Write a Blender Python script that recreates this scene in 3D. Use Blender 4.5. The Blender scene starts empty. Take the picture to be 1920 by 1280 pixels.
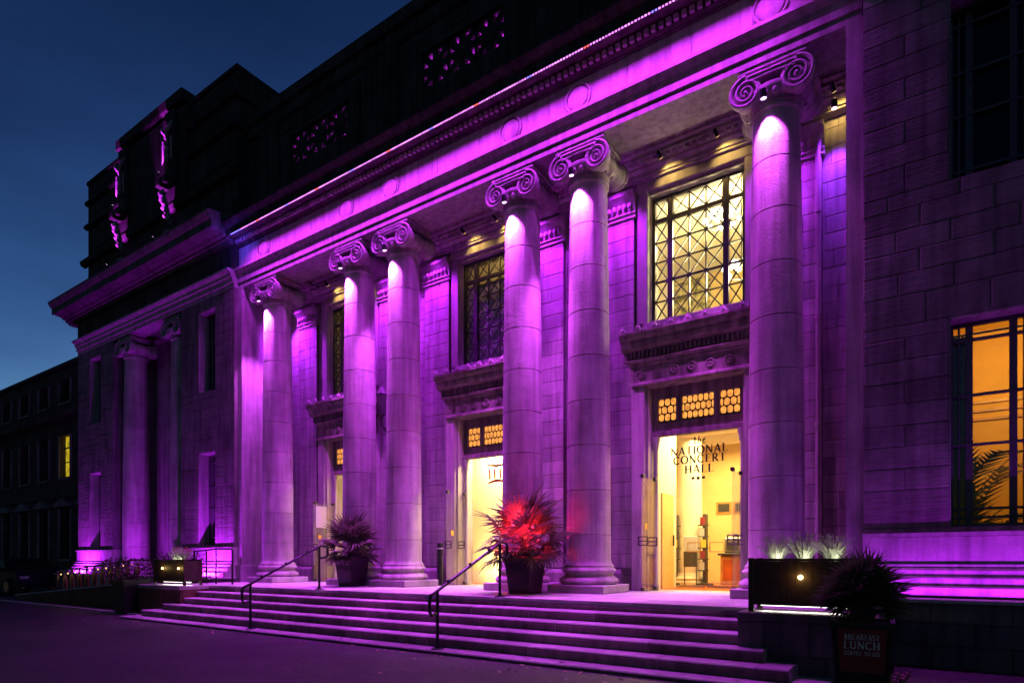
import bpy, math, random
from mathutils import Vector, Matrix
R = math.radians
random.seed(7)
SC = bpy.context.scene
COL = SC.collection
# ------------------------------------------------------------------ camera
cam_d = bpy.data.cameras.new('camera'); cam = bpy.data.objects.new('camera', cam_d); COL.objects.link(cam)
CX, CY, CZ = 8.42, -10.38, 1.13
F_PX = 1140.0; YAW = math.atan(F_PX / 1686.0)
cam.location = (CX, CY, CZ); cam.rotation_euler = (R(90), 0, YAW)
cam_d.sensor_width = 36; cam_d.lens = 36 * F_PX / 1920; cam_d.shift_y = 410 / 1920
cam_d.clip_start = 0.05; cam_d.clip_end = 2000
SC.camera = cam
# ------------------------------------------------------------------ dusk sky
W = bpy.data.worlds.new('World'); SC.world = W; W.use_nodes = True
nt = W.node_tree; bg = nt.nodes['Background']
sky = nt.nodes.new('ShaderNodeTexSky'); sky.sky_type = 'NISHITA'; sky.sun_disc = False
sky.sun_elevation = R(1.2); sky.sun_rotation = R(-44); sky.altitude = 50; sky.air_density = 1.0; sky.dust_density = 0.3; sky.ozone_density = 3.0
hs = nt.nodes.new('ShaderNodeHueSaturation'); hs.inputs['Saturation'].default_value = .86
gm_ = nt.nodes.new('ShaderNodeGamma'); gm_.inputs['Gamma'].default_value = 2.2      # dusk exposure curve of the whole sky
nt.links.new(sky.outputs[0], hs.inputs['Color']); nt.links.new(hs.outputs[0], gm_.inputs[0]); 
tcw = nt.nodes.new('ShaderNodeTexCoord'); mpw = nt.nodes.new('ShaderNodeMapping'); mpw.inputs['Scale'].default_value = (1.2, 1.2, 4.0)
nzw = nt.nodes.new('ShaderNodeTexNoise'); nzw.inputs['Scale'].default_value = 1.6; nzw.inputs['Detail'].default_value = 7; nzw.inputs['Roughness'].default_value = .58
mrw = nt.nodes.new('ShaderNodeMapRange'); mrw.inputs['From Min'].default_value = .35; mrw.inputs['From Max'].default_value = .7; mrw.inputs['To Min'].default_value = .92; mrw.inputs['To Max'].default_value = 1.35
vmw = nt.nodes.new('ShaderNodeVectorMath'); vmw.operation = 'SCALE'
nt.links.new(tcw.outputs['Generated'], mpw.inputs[0]); nt.links.new(mpw.outputs[0], nzw.inputs['Vector']); nt.links.new(nzw.outputs['Fac'], mrw.inputs['Value'])
nt.links.new(gm_.outputs[0], vmw.inputs[0]); nt.links.new(mrw.outputs[0], vmw.inputs['Scale']); nt.links.new(vmw.outputs[0], bg.inputs[0])
bg.inputs[1].default_value = 0.14
# ------------------------------------------------------------------ exposure
SC.view_settings.view_transform = 'Standard'; SC.view_settings.look = 'None'
SC.view_settings.exposure = 0; SC.view_settings.gamma = 1; SC.view_settings.use_curve_mapping = False
SC.render.engine = 'CYCLES'; SC.cycles.use_denoising = True
SC.cycles.max_bounces = 6; SC.cycles.diffuse_bounces = 3; SC.cycles.glossy_bounces = 3; SC.cycles.transparent_max_bounces = 16; SC.cycles.transmission_bounces = 6
SC.cycles.sample_clamp_indirect = 4; SC.cycles.caustics_reflective = False; SC.cycles.caustics_refractive = False

# ================================================================== helpers
WO = {}
class MB:
    def __init__(s): s.v = []; s.f = []
    def poly(s, pts):
        n = len(s.v); s.v += [tuple(p) for p in pts]; s.f.append(tuple(range(n, n + len(pts)))); return s
    def box(s, x0, x1, y0, y1, z0, z1, bev=0.0):
        n = len(s.v)
        if bev <= 0:
            s.v += [(x, y, z) for z in (z0, z1) for y in (y0, y1) for x in (x0, x1)]
            s.f += [tuple(n + i for i in q) for q in ((0, 2, 3, 1), (4, 5, 7, 6), (0, 1, 5, 4), (2, 6, 7, 3), (0, 4, 6, 2), (1, 3, 7, 5))]
            return s
        b = min(bev, (x1 - x0) * .45, (y1 - y0) * .45, (z1 - z0) * .45)
        P = {}
        for i, (x, ax) in enumerate(((x0, 1), (x1, -1))):
            for j, (y, ay) in enumerate(((y0, 1), (y1, -1))):
                for k, (z, az) in enumerate(((z0, 1), (z1, -1))):
                    P[i, j, k, 0] = len(s.v); s.v.append((x, y + ay * b, z + az * b))
                    P[i, j, k, 1] = len(s.v); s.v.append((x + ax * b, y, z + az * b))
                    P[i, j, k, 2] = len(s.v); s.v.append((x + ax * b, y + ay * b, z))
        def q(*a): s.f.append(a)
        for i in (0, 1):
            q(P[i, 0, 0, 0], P[i, 1, 0, 0], P[i, 1, 1, 0], P[i, 0, 1, 0])
            q(P[0, i, 0, 1], P[1, i, 0, 1], P[1, i, 1, 1], P[0, i, 1, 1])
            q(P[0, 0, i, 2], P[1, 0, i, 2], P[1, 1, i, 2], P[0, 1, i, 2])
            for j in (0, 1):
                q(P[i, j, 0, 0], P[i, j, 0, 1], P[i, j, 1, 1], P[i, j, 1, 0])
                q(P[i, 0, j, 0], P[i, 0, j, 2], P[i, 1, j, 2], P[i, 1, j, 0])
                q(P[0, i, j, 1], P[0, i, j, 2], P[1, i, j, 2], P[1, i, j, 1])
                for k in (0, 1): q(P[i, j, k, 0], P[i, j, k, 1], P[i, j, k, 2])
        return s
    def sweep_x(s, prof, x0, x1):            # closed (y,z) profile extruded along x
        n = len(s.v); m = len(prof)
        s.v += [(x0, y, z) for y, z in prof] + [(x1, y, z) for y, z in prof]
        for i in range(m): s.f.append((n + i, n + (i + 1) % m, n + m + (i + 1) % m, n + m + i))
        s.f.append(tuple(n + i for i in range(m))); s.f.append(tuple(n + m + i for i in range(m)))
        return s
    def sweep_y(s, prof, y0, y1):
        n = len(s.v); m = len(prof)
        s.v += [(x, y0, z) for x, z in prof] + [(x, y1, z) for x, z in prof]
        for i in range(m): s.f.append((n + i, n + (i + 1) % m, n + m + (i + 1) % m, n + m + i))
        s.f.append(tuple(n + i for i in range(m))); s.f.append(tuple(n + m + i for i in range(m)))
        return s
    def prism_z(s, prof, z0, z1, sc=1.0, c=(0, 0)):
        n = len(s.v); m = len(prof)
        s.v += [(x, y, z0) for x, y in prof] + [(c[0] + (x - c[0]) * sc, c[1] + (y - c[1]) * sc, z1) for x, y in prof]
        for i in range(m): s.f.append((n + i, n + (i + 1) % m, n + m + (i + 1) % m, n + m + i))
        s.f.append(tuple(n + i for i in range(m))); s.f.append(tuple(n + m + i for i in range(m)))
        return s
    def lathe(s, prof, c=(0, 0, 0), seg=24, axis='z', caps=True):   # prof (r, h)
        n = len(s.v); m = len(prof)
        for r, h in prof:
            for i in range(seg):
                a = 2 * math.pi * i / seg; p, q = r * math.cos(a), r * math.sin(a)
                s.v.append((c[0] + p, c[1] + q, c[2] + h) if axis == 'z' else (c[0] + p, c[1] + h, c[2] + q) if axis == 'y' else (c[0] + h, c[1] + p, c[2] + q))
        for k in range(m - 1):
            for i in range(seg):
                j = (i + 1) % seg; s.f.append((n + k * seg + i, n + k * seg + j, n + (k + 1) * seg + j, n + (k + 1) * seg + i))
        if caps:
            s.f.append(tuple(n + i for i in range(seg))); s.f.append(tuple(n + (m - 1) * seg + i for i in range(seg)))
        return s
    def tube(s, pts, r, seg=6, caps=True):
        n = len(s.v); pts = [Vector(p) for p in pts]; rr = r if isinstance(r, (list, tuple)) else [r] * len(pts)
        up = None
        for i, p in enumerate(pts):
            d = (pts[min(i + 1, len(pts) - 1)] - pts[max(i - 1, 0)])
            d = d.normalized() if d.length > 1e-9 else Vector((0, 0, 1))
            if up is None: up = Vector((0, 0, 1)) if abs(d.z) < .9 else Vector((0, 1, 0))
            u = d.cross(up); u = u.normalized() if u.length > 1e-6 else Vector((1, 0, 0)); w = u.cross(d)
            up = w
            for k in range(seg):
                a = 2 * math.pi * k / seg; s.v.append(tuple(p + (u * math.cos(a) + w * math.sin(a)) * rr[i]))
        for i in range(len(pts) - 1):
            for k in range(seg):
                j = (k + 1) % seg; s.f.append((n + i * seg + k, n + i * seg + j, n + (i + 1) * seg + j, n + (i + 1) * seg + k))
        if caps:
            s.f.append(tuple(n + k for k in range(seg))); s.f.append(tuple(n + (len(pts) - 1) * seg + k for k in range(seg)))
        return s
    def bar(s, a, b, w, t, nrm=(0, -1, 0)):      # flat bar from a to b, width w in plane, thickness t along nrm
        a, b, nrm = Vector(a), Vector(b), Vector(nrm); d = (b - a).normalized(); u = d.cross(nrm).normalized() * w / 2; h = nrm * t
        P = [a - u, a + u, b + u, b - u]; n = len(s.v)
        s.v += [tuple(p) for p in P] + [tuple(p + h) for p in P]
        s.f += [tuple(n + i for i in q) for q in ((0, 3, 2, 1), (4, 5, 6, 7), (0, 1, 5, 4), (1, 2, 6, 5), (2, 3, 7, 6), (3, 0, 4, 7))]
        return s
    def sphere(s, c, r, seg=10, ring=6, sz=1.0):
        prof = [(max(r * math.sin(math.pi * i / ring), 1e-4), -r * sz * math.cos(math.pi * i / ring)) for i in range(ring + 1)]
        return s.lathe(prof, c, seg)
    def mesh(s, name, smooth=False):
        me = bpy.data.meshes.new(name); me.from_pydata(s.v, [], s.f); me.update()
        import bmesh as _b
        bm = _b.new(); bm.from_mesh(me); _b.ops.recalc_face_normals(bm, faces=bm.faces); bm.to_mesh(me); bm.free()
        if smooth:
            for p in me.polygons: p.use_smooth = True
            try: me.set_sharp_from_angle(angle=R(38))
            except Exception: pass
        return me
    def build(s, name, mat, parent=None, smooth=False, label=None):
        me = s.mesh(name, smooth); me.materials.append(mat)
        return put(name, me, parent, label=label)
def put(name, me, parent=None, loc=(0, 0, 0), rot=None, scale=None, label=None, world=True):
    o = bpy.data.objects.new(name, me); COL.objects.link(o); loc = Vector(loc); WO[o.name] = loc
    if parent is not None:
        o.parent = parent; o.location = loc - WO.get(parent.name, Vector())
    else: o.location = loc
    if rot: o.rotation_euler = rot
    if scale: o.scale = scale
    if label: o['label'] = label
    return o
def part(name, parent, loc=(0, 0, 0), label=None): return put(name, None, parent, loc, label=label)
def thing(name, label, cat, loc=(0, 0, 0), group=None):
    o = put(name, None, None, loc); o['label'] = label; o['category'] = cat
    if group: o['group'] = group
    return o
def tag(o, label=None, cat=None, group=None, kind=None):
    for k, v in (('label', label), ('category', cat), ('group', group), ('kind', kind)):
        if v: o[k] = v
    return o
def proj(x, y, z):
    dx, dy = x - CX, y - CY; D = -dx * math.sin(YAW) + dy * math.cos(YAW); r = dx * math.cos(YAW) + dy * math.sin(YAW)
    return (960 + F_PX * r / max(D, .01), 1050 - F_PX * (z - CZ) / max(D, .01), D)

# ------------------------------------------------------------------ materials
def nodes(name):
    m = bpy.data.materials.new(name); m.use_nodes = True; t = m.node_tree; return m, t, t.nodes['Principled BSDF']
def N(t, k, **kw):
    n = t.nodes.new(k)
    for a, v in kw.items(): setattr(n, a, v)
    return n
def plain(name, col, rough=.6, metal=0.0, noise=.25, scale=8, bump=0.0, spec=.5, coat=0):
    m, t, b = nodes(name)
    tc = N(t, 'ShaderNodeTexCoord'); nz = N(t, 'ShaderNodeTexNoise'); nz.inputs['Scale'].default_value = scale; nz.inputs['Detail'].default_value = 6
    t.links.new(tc.outputs['Object'], nz.inputs['Vector'])
    cr = N(t, 'ShaderNodeValToRGB'); cr.color_ramp.elements[0].position = .3; cr.color_ramp.elements[1].position = .75
    cr.color_ramp.elements[0].color = (*[c * (1 - noise) for c in col], 1); cr.color_ramp.elements[1].color = (*[min(1, c * (1 + noise)) for c in col], 1)
    t.links.new(nz.outputs['Fac'], cr.inputs['Fac']); t.links.new(cr.outputs['Color'], b.inputs['Base Color'])
    b.inputs['Roughness'].default_value = rough; b.inputs['Metallic'].default_value = metal; b.inputs['Specular IOR Level'].default_value = spec
    if coat: b.inputs['Coat Weight'].default_value = coat
    if bump:
        bp = N(t, 'ShaderNodeBump'); bp.inputs['Strength'].default_value = bump; bp.inputs['Distance'].default_value = .02
        t.links.new(nz.outputs['Fac'], bp.inputs['Height']); t.links.new(bp.outputs['Normal'], b.inputs['Normal'])
    return m
def stone(name, col, var=.25, bump=.4, streak=.35, rough=.9, fine=30, ridge=0.0, rnd=.14):
    m, t, b = nodes(name); L = t.links.new
    g = N(t, 'ShaderNodeNewGeometry'); oi = N(t, 'ShaderNodeObjectInfo')
    n1 = N(t, 'ShaderNodeTexNoise'); n1.inputs['Scale'].default_value = 1.3; n1.inputs['Detail'].default_value = 8; n1.inputs['Roughness'].default_value = .65
    L(g.outputs['Position'], n1.inputs['Vector'])
    mp = N(t, 'ShaderNodeMapping'); mp.inputs['Scale'].default_value = (5, 5, .35); L(g.outputs['Position'], mp.inputs['Vector'])
    n2 = N(t, 'ShaderNodeTexNoise'); n2.inputs['Scale'].default_value = 1.6; n2.inputs['Detail'].default_value = 5; L(mp.outputs[0], n2.inputs['Vector'])
    n3 = N(t, 'ShaderNodeTexNoise'); n3.inputs['Scale'].default_value = fine; n3.inputs['Detail'].default_value = 7; n3.inputs['Roughness'].default_value = .7
    L(g.outputs['Position'], n3.inputs['Vector'])
    def mr(src, a, c, fmin=.3, fmax=.7):
        x = N(t, 'ShaderNodeMapRange'); x.inputs['From Min'].default_value = fmin; x.inputs['From Max'].default_value = fmax
        x.inputs['To Min'].default_value = a; x.inputs['To Max'].default_value = c; L(src, x.inputs['Value']); return x.outputs[0]
    def mul(p, q):
        x = N(t, 'ShaderNodeMath', operation='MULTIPLY'); L(p, x.inputs[0]); L(q, x.inputs[1]); return x.outputs[0]
    k = mul(mul(mr(n1.outputs['Fac'], 1 - var, 1 + var), mr(n2.outputs['Fac'], 1 - streak, 1.05, .35, .6)), mul(mr(n3.outputs['Fac'], .86, 1.14), mr(oi.outputs['Random'], 1 - rnd, 1 + rnd, 0, 1)))
    vm = N(t, 'ShaderNodeVectorMath', operation='SCALE'); vm.inputs[0].default_value = col; L(k, vm.inputs['Scale'])
    L(vm.outputs[0], b.inputs['Base Color']); b.inputs['Roughness'].default_value = rough; b.inputs['Specular IOR Level'].default_value = .25
    bp = N(t, 'ShaderNodeBump'); bp.inputs['Strength'].default_value = bump; bp.inputs['Distance'].default_value = .012
    L(n3.outputs['Fac'], bp.inputs['Height']); last = bp
    if ridge:
        mp2 = N(t, 'ShaderNodeMapping'); mp2.inputs['Scale'].default_value = (1.2, 1.2, 9); L(g.outputs['Position'], mp2.inputs['Vector'])
        n4 = N(t, 'ShaderNodeTexNoise'); n4.inputs['Scale'].default_value = 2.2; n4.inputs['Detail'].default_value = 6; n4.inputs['Roughness'].default_value = .6; L(mp2.outputs[0], n4.inputs['Vector'])
        b2 = N(t, 'ShaderNodeBump'); b2.inputs['Strength'].default_value = ridge; b2.inputs['Distance'].default_value = .04
        L(n4.outputs['Fac'], b2.inputs['Height']); L(bp.outputs[0], b2.inputs['Normal']); last = b2
    L(last.outputs['Normal'], b.inputs['Normal'])
    return m
def emit(name, col, strength, noise=0.0, scale=5):
    m, t, b = nodes(name); b.inputs['Base Color'].default_value = (*[min(.8, c) for c in col], 1)
    b.inputs['Emission Color'].default_value = (*col, 1); b.inputs['Emission Strength'].default_value = strength
    if noise:
        oi = N(t, 'ShaderNodeObjectInfo'); tc = N(t, 'ShaderNodeNewGeometry'); nz = N(t, 'ShaderNodeTexNoise'); nz.inputs['Scale'].default_value = scale
        t.links.new(tc.outputs['Position'], nz.inputs['Vector'])
        x = N(t, 'ShaderNodeMapRange'); x.inputs['From Min'].default_value = .3; x.inputs['From Max'].default_value = .7
        x.inputs['To Min'].default_value = strength * (1 - noise); x.inputs['To Max'].default_value = strength * (1 + noise)
        t.links.new(nz.outputs['Fac'], x.inputs['Value']); t.links.new(x.outputs[0], b.inputs['Emission Strength'])
    return m
def glass(name, tint=(1, 1, 1), refl=.08, rough=.02):
    m = bpy.data.materials.new(name); m.use_nodes = True; t = m.node_tree; t.nodes.clear()
    o = N(t, 'ShaderNodeOutputMaterial'); mx = N(t, 'ShaderNodeMixShader'); tr = N(t, 'ShaderNodeBsdfTransparent'); gl = N(t, 'ShaderNodeBsdfGlossy'); lw = N(t, 'ShaderNodeLayerWeight'); lw.inputs[0].default_value = .5
    pw = N(t, 'ShaderNodeMath', operation='POWER'); pw.inputs[1].default_value = 3.0; t.links.new(lw.outputs['Facing'], pw.inputs[0])
    fr = N(t, 'ShaderNodeMath', operation='MULTIPLY_ADD'); fr.inputs[1].default_value = .5; fr.inputs[2].default_value = refl * .5; t.links.new(pw.outputs[0], fr.inputs[0]); tr.inputs[0].default_value = (*tint, 1); gl.inputs['Roughness'].default_value = rough
    t.links.new(fr.outputs[0], mx.inputs[0]); t.links.new(tr.outputs[0], mx.inputs[1]); t.links.new(gl.outputs[0], mx.inputs[2]); t.links.new(mx.outputs[0], o.inputs[0])
    return m
M = dict(
    ashlar=stone('smooth_ashlar', (.40, .37, .35), bump=.35),
    column=stone('column_stone', (.42, .39, .36), var=.3, bump=.8, streak=.28, fine=38, ridge=.14, rnd=.06),
    rough=stone('rock_faced_stone', (.23, .205, .19), var=.4, bump=.6, streak=.35, fine=24, ridge=.45),
    carved=stone('carved_stone', (.38, .35, .33), var=.2, bump=.25, streak=.3),
    sooty=stone('soot_stained_stone', (.075, .064, .055), var=.4, bump=.5, streak=.5),  # unlit darkness of the upper stonework put into its colour
    lintel=stone('weathered_lintel_stone', (.26, .22, .20), var=.3, bump=.4, streak=.5),
    grimy=stone('grimy_stone', (.17, .15, .14), var=.35, bump=.4, streak=.45),  # mid dark tone for the pavilion cornice
    mortar=stone('mortar', (.12, .11, .10), bump=.3), mortar2=stone('pale_mortar', (.17, .155, .145), bump=.3),
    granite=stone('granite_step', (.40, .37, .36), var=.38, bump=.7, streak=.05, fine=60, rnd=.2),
    riser=stone('granite_block', (.20, .155, .135), var=.4, bump=.6, streak=.3, fine=50, rnd=.28),  # dim reddish light on the risers put into the stone colour
    dark_block=stone('dark_granite', (.12, .105, .10), var=.35, bump=.6, streak=.3, fine=40),
    brick=stone('brown_brick', (.16, .085, .05), var=.35, bump=.6, streak=.2, fine=40),
    black_metal=plain('black_painted_metal', (.015, .015, .017), .35, .3, .2),
    bronze=plain('window_metal', (.055, .048, .055), .4, .5, .3),
    frame_paint=plain('dark_grey_frame_paint', (.10, .095, .10), .45, 0, .2),
    steel=plain('brushed_steel', (.45, .44, .43), .3, 1.0, .1),
    pot=plain('black_glazed_pot', (.018, .016, .018), .35, 0, .3, 6, .1),
    soil=plain('soil', (.03, .02, .014), .95, 0, .4, 30, .5),
    wood=plain('dark_stained_wood', (.035, .016, .01), .55, 0, .45, 12, .3),
    frond=plain('palm_frond', (.11, .12, .07), .5, 0, .35, 9),
    palm_trunk=plain('palm_trunk', (.06, .04, .025), .9, 0, .4, 25, .6),
    shrub=plain('shrub_leaf', (.06, .045, .03), .6, 0, .4, 9),
    grass=plain('pale_grass_blade', (.46, .46, .34), .6, 0, .3, 9),
    leaf=plain('fallen_leaf', (.55, .42, .28), .7, 0, .5, 20),
    plaster=plain('cream_plaster', (.78, .70, .52), .8, 0, .05, 3),
    floor=plain('orange_floor', (.40, .075, .012), .35, 0, .3, 5),
    counter=plain('amber_wood', (.45, .20, .05), .4, 0, .25, 6),
    darkobj=plain('dark_rack', (.03, .025, .02), .6),
    red=plain('red_vinyl', (.25, .01, .02), .5, 0, .1), blackink=plain('black_vinyl', (.008, .008, .008), .6, 0, .1),
    redpanel=plain('dark_red_panel', (.30, .03, .025), .5, 0, .2, 4), cream_ink=plain('cream_paint', (.8, .74, .62), .6, 0, .1),
    paper=plain('white_paper', (.55, .54, .52), .7, 0, .05), yellow=plain('yellow_sticker', (.8, .55, .03), .6, 0, .05),
    glass=glass('clear_glass'), darkglass=plain('dark_unlit_glass', (.008, .008, .011), .18, 0, .1, 3, 0, .25),
    white=plain('white_paint', (.75, .74, .72), .5, 0, .06),
    led=emit('purple_led', (.9, .28, 1.0), 1.9, .5, 9), led_red=emit('red_led', (1, .12, .1), 2.0), led_blue=emit('blue_led', (.25, .2, 1), 2.0),
    lampw=emit('warm_lamp', (1, .72, .32), 6), lampy=emit('yellow_lamp', (1, .62, .15), 2.2), lampp=emit('purple_lamp', (.95, .5, 1), 4), lampwhite=emit('white_lamp', (1, .96, .9), 4),
    amber=emit('amber_leaded_glass', (1, .40, .07), .95, .45, 14),  # light from behind is given to the panes as emission
    yellowpane=emit('lit_yellow_glass', (.75, .55, .02), .55, .5, 3),
    carpaint=plain('dark_car_paint', (.012, .012, .02), .5, 0, .1, 5, 0, .12), carglass=plain('dark_car_glass', (.006, .006, .008), .4, 0, .1, 5, 0, .1), rubber=plain('rubber', (.01, .01, .01), .8), 
    lightglass=plain('frosted_glass', (.6, .6, .6), .3),
)
def asphalt_mat():
    m, t, b = nodes('asphalt'); L = t.links.new; g = N(t, 'ShaderNodeNewGeometry')
    v = N(t, 'ShaderNodeTexVoronoi'); v.inputs['Scale'].default_value = 90; L(g.outputs['Position'], v.inputs['Vector'])
    a = N(t, 'ShaderNodeTexNoise'); a.inputs['Scale'].default_value = .55; a.inputs['Detail'].default_value = 9; a.inputs['Roughness'].default_value = .7; L(g.outputs['Position'], a.inputs['Vector'])
    c = N(t, 'ShaderNodeTexNoise'); c.inputs['Scale'].default_value = 14; c.inputs['Detail'].default_value = 8; L(g.outputs['Position'], c.inputs['Vector'])
    r1 = N(t, 'ShaderNodeValToRGB'); r1.color_ramp.elements[0].position = .32; r1.color_ramp.elements[1].position = .72; r1.color_ramp.elements[0].color = (.012, .012, .013, 1); r1.color_ramp.elements[1].color = (.05, .047, .047, 1); L(a.outputs['Fac'], r1.inputs[0])
    r2 = N(t, 'ShaderNodeValToRGB'); r2.color_ramp.elements[0].position = .0; r2.color_ramp.elements[1].position = .55; r2.color_ramp.elements[0].color = (2.6, 2.5, 2.4, 1); r2.color_ramp.elements[1].color = (.7, .7, .7, 1); L(v.outputs['Distance'], r2.inputs[0])
    r3 = N(t, 'ShaderNodeValToRGB'); r3.color_ramp.elements[0].position = .35; r3.color_ramp.elements[1].position = .7; r3.color_ramp.elements[0].color = (.6, .6, .6, 1); r3.color_ramp.elements[1].color = (1.5, 1.5, 1.5, 1); L(c.outputs['Fac'], r3.inputs[0])
    m1 = N(t, 'ShaderNodeMix', data_type='RGBA', blend_type='MULTIPLY'); m1.inputs[0].default_value = 1; L(r1.outputs[0], m1.inputs[6]); L(r2.outputs[0], m1.inputs[7])
    m2 = N(t, 'ShaderNodeMix', data_type='RGBA', blend_type='MULTIPLY'); m2.inputs[0].default_value = 1; L(m1.outputs[2], m2.inputs[6]); L(r3.outputs[0], m2.inputs[7]); L(m2.outputs[2], b.inputs['Base Color'])
    rr = N(t, 'ShaderNodeMapRange'); rr.inputs['From Min'].default_value = .35; rr.inputs['From Max'].default_value = .7; rr.inputs['To Min'].default_value = .42; rr.inputs['To Max'].default_value = .8; L(a.outputs['Fac'], rr.inputs['Value']); L(rr.outputs[0], b.inputs['Roughness'])
    bp = N(t, 'ShaderNodeBump'); bp.inputs['Strength'].default_value = .8; bp.inputs['Distance'].default_value = .01; L(v.outputs['Distance'], bp.inputs['Height'])
    b2 = N(t, 'ShaderNodeBump'); b2.inputs['Strength'].default_value = .5; b2.inputs['Distance'].default_value = .03; L(c.outputs['Fac'], b2.inputs['Height']); L(bp.outputs[0], b2.inputs['Normal']); L(b2.outputs[0], b.inputs['Normal'])
    return m
M['asphalt'] = asphalt_mat()
PURPLE = (.48, .016, 1.0); MAGENTA = (.58, .03, 1.0); LILAC = (.68, .075, 1.0); VIOLET = (.30, .03, 1.0); WARM = (1, .72, .36)
def lamp(kind, loc, energy, col, parent=None, aim=None, name='lamp_light', **kw):
    d = bpy.data.lights.new(name, kind); d.energy = energy; d.color = col; o = bpy.data.objects.new(name, d); COL.objects.link(o)
    loc = Vector(loc); o.location = loc - (WO.get(parent.name, Vector()) if parent else Vector())
    if parent: o.parent = parent
    if aim is not None: o.rotation_euler = (Vector(aim) - loc).to_track_quat('-Z', 'Y').to_euler()
    for k, v in kw.items(): setattr(d, k, v)
    return o

# ================================================================== setting
GZ, PZ = -.2, .53
g = MB().box(-400, 400, -400, 400, GZ - .3, GZ).build('ground', M['asphalt']); tag(g, kind='structure')
TR, RI = .31, .135
F0 = -2.3

# ================================================================== concert hall
hall = thing('concert_hall', 'grey stone classical concert hall with six tall Ionic columns, washed in purple light', 'building', (0, 0, PZ))
# blocks: collected, the 300 that show largest become parts, the rest one stuff part
ub = MB()
e = .03
ub.v = [(-.5, 0, -.5), (.5, 0, -.5), (.5, 0, .5), (-.5, 0, .5), (-.5, -.7, -.5), (.5, -.7, -.5), (.5, -.7, .5), (-.5, -.7, .5), (-.5 + e, -1, -.5 + .05), (.5 - e, -1, -.5 + .05), (.5 - e, -1, .5 - .05), (-.5 + e, -1, .5 - .05)]
ub.f = [(0, 1, 5, 4), (1, 2, 6, 5), (2, 3, 7, 6), (3, 0, 4, 7), (4, 5, 9, 8), (5, 6, 10, 9), (6, 7, 11, 10), (7, 4, 8, 11), (8, 9, 10, 11), (0, 3, 2, 1)]
UB = {k: ub.mesh('stone_block') for k in ('ashlar', 'rough', 'carved', 'riser', 'dark_block', 'granite', 'lintel', 'brick')}
for k, me in UB.items(): me.materials.append(M[k])
BLOCKS = []
def add_block(host, mk, x0, x1, z0, z1, y, depth, side=0):
    BLOCKS.append((host, mk, x0, x1, z0, z1, y, depth, side))
def wall(host_name, x0, x1, z0, z1, y, thick, openings, course, length, mk, proud=.028, label=None, blockx=None, parent=hall, blockz=None):
    xs = sorted({x0, x1} | {v for o in openings for v in o[:2] if x0 < v < x1}); zs = sorted({z0, z1} | {v for o in openings for v in o[2:] if z0 < v < z1})
    b = MB()
    for i in range(len(xs) - 1):
        run = None
        for j in range(len(zs) - 1):
            cx, cz = (xs[i] + xs[i + 1]) / 2, (zs[j] + zs[j + 1]) / 2
            hole = any(o[0] < cx < o[1] and o[2] < cz < o[3] for o in openings)
            if not hole: run = (run[0], zs[j + 1]) if run else (zs[j], zs[j + 1])
            if hole or j == len(zs) - 2:
                if run: b.box(xs[i], xs[i + 1], y, y + thick, run[0], run[1])
                run = None
    host = b.build(host_name, M['mortar2' if mk == 'rough' else 'mortar'], parent, label=label)
    n = max(1, round((z1 - z0) / course)); lev = [z0 + (z1 - z0) * i / n for i in range(n + 1)]
    for zv in zs[1:-1]:
        k = min(range(1, n), key=lambda i: abs(lev[i] - zv)); lev[k] = zv
    lev = sorted(set(lev)); bx0, bx1 = blockx or (x0, x1); bz0, bz1 = blockz or (z0, z1)
    for r in range(len(lev) - 1):
        a, c = lev[r], lev[r + 1]
        if c - a < .05 or a < bz0 - .01 or c > bz1 + .01: continue
        mid = (a + c) / 2; segs = [(x0, x1)]
        for o in openings:
            if o[2] < mid < o[3]:
                ns = []
                for p, q in segs:
                    if o[1] <= p or o[0] >= q: ns.append((p, q)); continue
                    if o[0] > p: ns.append((p, o[0]))
                    if o[1] < q: ns.append((o[1], q))
                segs = ns
        for p, q in segs:
            m = max(1, round((q - p) / length)); cuts = [p]
            if m == 1 and q - p > length * .8 and r % 2 == 0: cuts += [p + (q - p) * .5]
            elif m > 1:
                off = .5 if r % 2 else 0
                cuts += [p + (q - p) * (i + off + random.uniform(-.12, .12)) / m for i in range(0 if off else 1, m)]
            cuts += [q]
            for i in range(len(cuts) - 1):
                u, w = cuts[i], cuts[i + 1]
                if w < bx0 or u > bx1 or w - u < .04: continue
                add_block(host, mk, u + .004, w - .004, a + .004, c - .004, y, proud * random.uniform(.8, 1.2))
    return host

# ---------- portico back wall
YW = 1.2
BAY, PAIR = 3.32, 1.5
COLX = [-6.48, -3.16, -1.66, 1.66, 3.16, 6.48]; BAYC = [-4.82, 0, 4.82]
ops = []
for c in BAYC: ops += [(c - 1.05, c + 1.05, PZ, 5.06), (c - 1.0, c + 1.0, 5.76, 8.45)]
wall('portico_wall', -7.6, 7.6, PZ, 9.3, YW, .5, ops, .295, .78, 'ashlar', .013, label='purple lit smooth ashlar wall behind the columns')
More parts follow.
